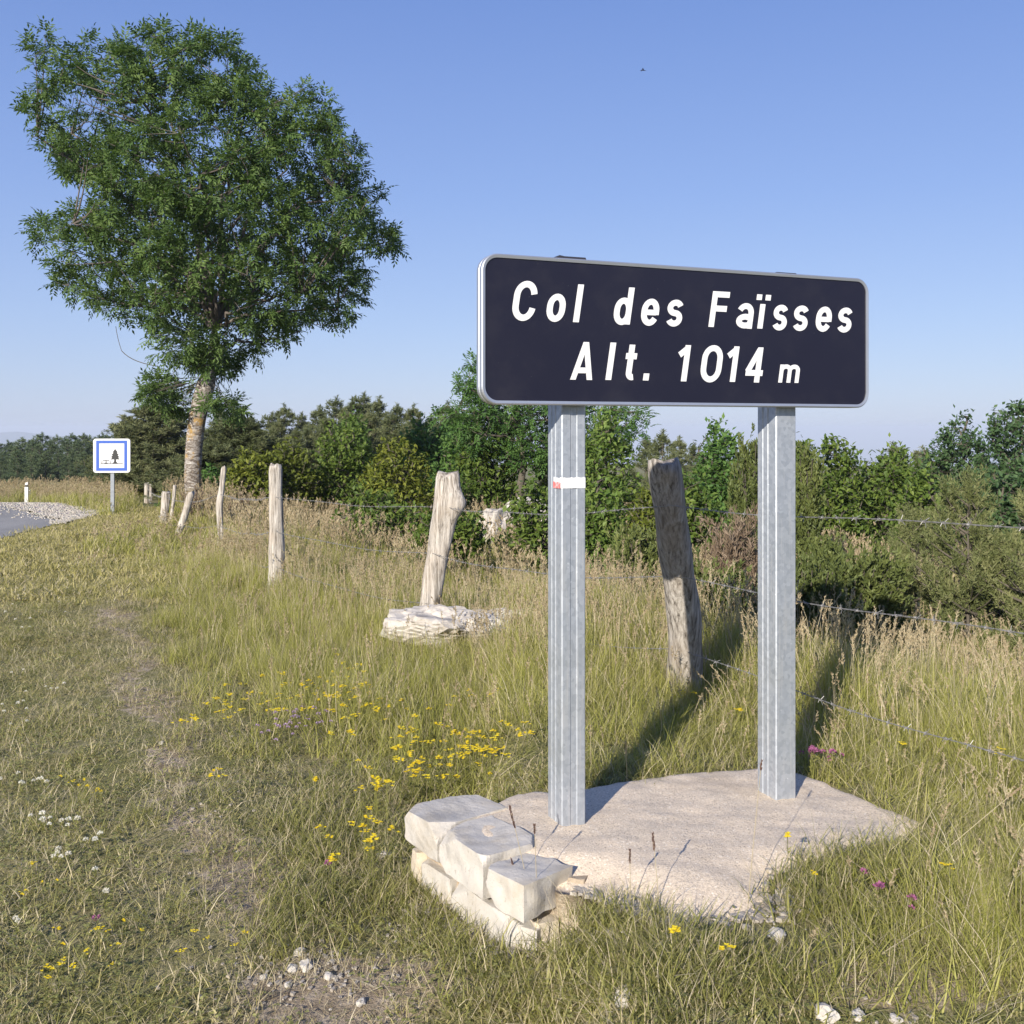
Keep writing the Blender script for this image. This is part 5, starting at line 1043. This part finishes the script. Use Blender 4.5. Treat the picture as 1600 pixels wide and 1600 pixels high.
def flowers(kd, regs, name, label, cat, group, h, sc=1.):
    for (cx, cy, sx, sy, n_) in regs:
        for _ in range(n_):
            x, y = cx+qf.normal()*sx*.6, cy+qf.normal()*sy*.6; s = sc*rf.uniform(.75, 1.25); X_, Y_, Z_ = ground_at(x, y, h*s)
            if inpoly(np.array([[X_, Y_]]), SOl)[0] or inpoly(np.array([[X_, Y_]]), STl)[0]: continue
            st, fl = FMesh[kd][rf.randrange(4)]; o = empty(name, (X_, Y_, Z_-h*s), rf.uniform(0, 6.3), label=label, cat=cat, group=group); o.scale = (s,)*3; link('stem', st, o); link('petals', fl, o)
flowers('yellow', [(440, 1088, 60, 24, 20), (470, 1070, 40, 24, 10), (540, 1085, 36, 50, 30), (505, 1070, 40, 30, 8), (560, 1100, 40, 40, 10), (620, 1105, 40, 14, 8)], 'yellow_flower', 'yellow vetch flower in the meadow patch between path and marked sign post', 'flower', 'yellow flowers in the meadow patch left of the sign', .16, .95)
flowers('yellow', [(655, 1190, 50, 26, 26), (700, 1160, 90, 26, 18), (765, 1155, 60, 26, 24), (770, 1190, 70, 24, 12), (640, 1140, 14, 6, 5), (730, 1080, 60, 20, 6)], 'yellow_flower', 'yellow vetch flower in the patch just behind the left stones', 'flower', 'yellow flowers just behind the left stones', .16, .95)
flowers('yellow', [(300, 1133, 20, 5, 6), (345, 1112, 26, 14, 8), (335, 1215, 20, 6, 3), (590, 1240, 26, 14, 8), (560, 1300, 40, 18, 9), (575, 1330, 10, 8, 3), (495, 1231, 3, 3, 1), (520, 1355, 10, 4, 2)], 'yellow_flower', 'yellow flower scattered in the grass left of the plinth', 'flower', 'yellow flowers scattered left of the plinth', .13, 1.)
flowers('yellow', [(1205, 1345, 20, 10, 8), (1065, 1105, 20, 12, 4), (1275, 1380, 6, 6, 1), (1480, 1385, 6, 6, 1), (1055, 1500, 6, 4, 1), (1560, 1198, 10, 4, 2), (1140, 1520, 5, 5, 1), (1150, 1130, 14, 10, 2), (1408, 1185, 4, 4, 1)], 'yellow_flower', 'yellow flower in the grass on the right side round the plinth', 'flower', 'yellow flowers right of the plinth', .09, .9)
flowers('yellow', [(120, 1240, 60, 14, 5), (160, 1250, 20, 6, 3), (130, 1520, 90, 40, 12), (60, 1400, 40, 40, 5), (290, 1480, 80, 50, 5), (190, 1470, 40, 20, 4)], 'yellow_flower', 'tiny yellow flower low in the mown grass at the left', 'flower', 'tiny yellow flowers low in the left grass', .06, .55)
flowers('clover', [(60, 1285, 50, 8, 8), (40, 1225, 50, 12, 9), (110, 1290, 12, 5, 3), (150, 1318, 14, 8, 4), (100, 1345, 14, 10, 5), (150, 1368, 4, 4, 1), (168, 1400, 4, 4, 2), (25, 1443, 4, 4, 2), (30, 1085, 40, 40, 12), (85, 1075, 20, 8, 4), (50, 950, 50, 30, 10)], 'clover_flower', 'white clover head in the short grass at the left', 'flower', 'white clover heads in the left grass', .05, .85)
flowers('thyme', [(460, 1125, 34, 14, 22), (430, 1140, 24, 10, 8), (500, 1115, 20, 8, 5)], 'purple_flower', 'pale purple thyme flower among the yellow flowers', 'flower', 'pale purple flowers among the yellow ones', .11, .75)
flowers('crimson', [(1170, 1335, 8, 4, 4), (1270, 1197, 16, 4, 10), (1296, 1200, 10, 5, 5), (1345, 1388, 4, 3, 1), (1370, 1422, 5, 4, 2), (1422, 1440, 6, 4, 2), (512, 1377, 4, 3, 1), (151, 1470, 3, 3, 1)], 'magenta_flower', 'small magenta flower beside the concrete of the plinth', 'flower', 'small magenta flowers round the plinth', .05, .9)
# single dark seed stalks standing in front of the plinth
DARKSEED = leafmat('dark_seed_heads', [(0, (.09, .05, .045)), (1, (.24, .16, .13))], .2)
def stalk(foot, top, hd_len, label, seed, dark=True, bend=0.):
    X0, Y0, Z0 = ground_at(*foot); q = np.random.default_rng(seed); b = np.array([X0, Y0, Z0]); t = np.array(px(top[0], top[1], Y0)); c = (b+t)/2+np.array([bend, 0, .02]); P = bez(b, c, t, 8)-b; g = Geo(); V, fs = tube(P, np.linspace(.0013, .0008, 8), 4, False); g.add(V, fs, .5)
    d = P[-1]-P[-2]; d /= np.linalg.norm(d); n = int(hd_len*900); tt = q.uniform(0, 1, n)[:, None]; V, f, a = leaves(P[-1]-d*hd_len*tt, d+rdir(q, n)*.35, rdir(q, n), np.full(n, .013), np.full(n, .0045), q.uniform(0, .4, n)); hg = Geo(); hg.add(V, [f], a)
    o = empty('grass_stalk', b, label=label, cat='grass stalk'); link('stem', g.mesh('stem', [GR['straw']]), o); link('seed_head', hg.mesh('seed_head', [DARKSEED if dark else GR['seed']]), o)
stalk((845, 1480), (797, 1262), .07, 'tall dark headed grass stalk leaning left before the front stone', 1)
stalk((842, 1490), (835, 1290), .03, 'thin upright grass stalk before the front stone', 2)
stalk((830, 1475), (800, 1345), .03, 'short dark headed grass stalk at the front stone', 3)
stalk((1168, 1420), (1190, 1190), .03, 'very tall thin grass stalk reaching the plain sign post', 4)
stalk((1030, 1420), (1020, 1305), .05, 'dark grass stalk before the middle of the concrete', 5)
stalk((985, 1415), (984, 1330), .04, 'short dark grass stalk left on the concrete edge', 6)
stalk((1440, 1360), (1592, 1232), .05, 'long pale straw leaning to the right edge', 7, dark=False, bend=.02)
stalk((980, 1235), (978, 1160), .05, 'pale seed head behind the concrete between the posts', 8, dark=False)
# ------------------------------------------------------------------ the air between here and the far hill
hm = bpy.data.materials.new('thin_blue_haze'); hm.use_nodes = True; hm.node_tree.nodes.clear(); ho = hm.node_tree.nodes.new('ShaderNodeOutputMaterial'); hv = hm.node_tree.nodes.new('ShaderNodeVolumePrincipled')
hv.inputs['Color'].default_value = (.80, .88, 1, 1); hv.inputs['Density'].default_value = .00028; hm.node_tree.links.new(hv.outputs[0], ho.inputs['Volume'])
hz = link('haze', npmesh('haze', (cube+np.array([0, .467, 0]))*np.array([12400, 9700, 1])*np.array([1, 1, 325])+np.array([0, 0, -305+162.5]), [cf], [hm])); tag(hz, 'pale blue summer haze', kind='stuff')
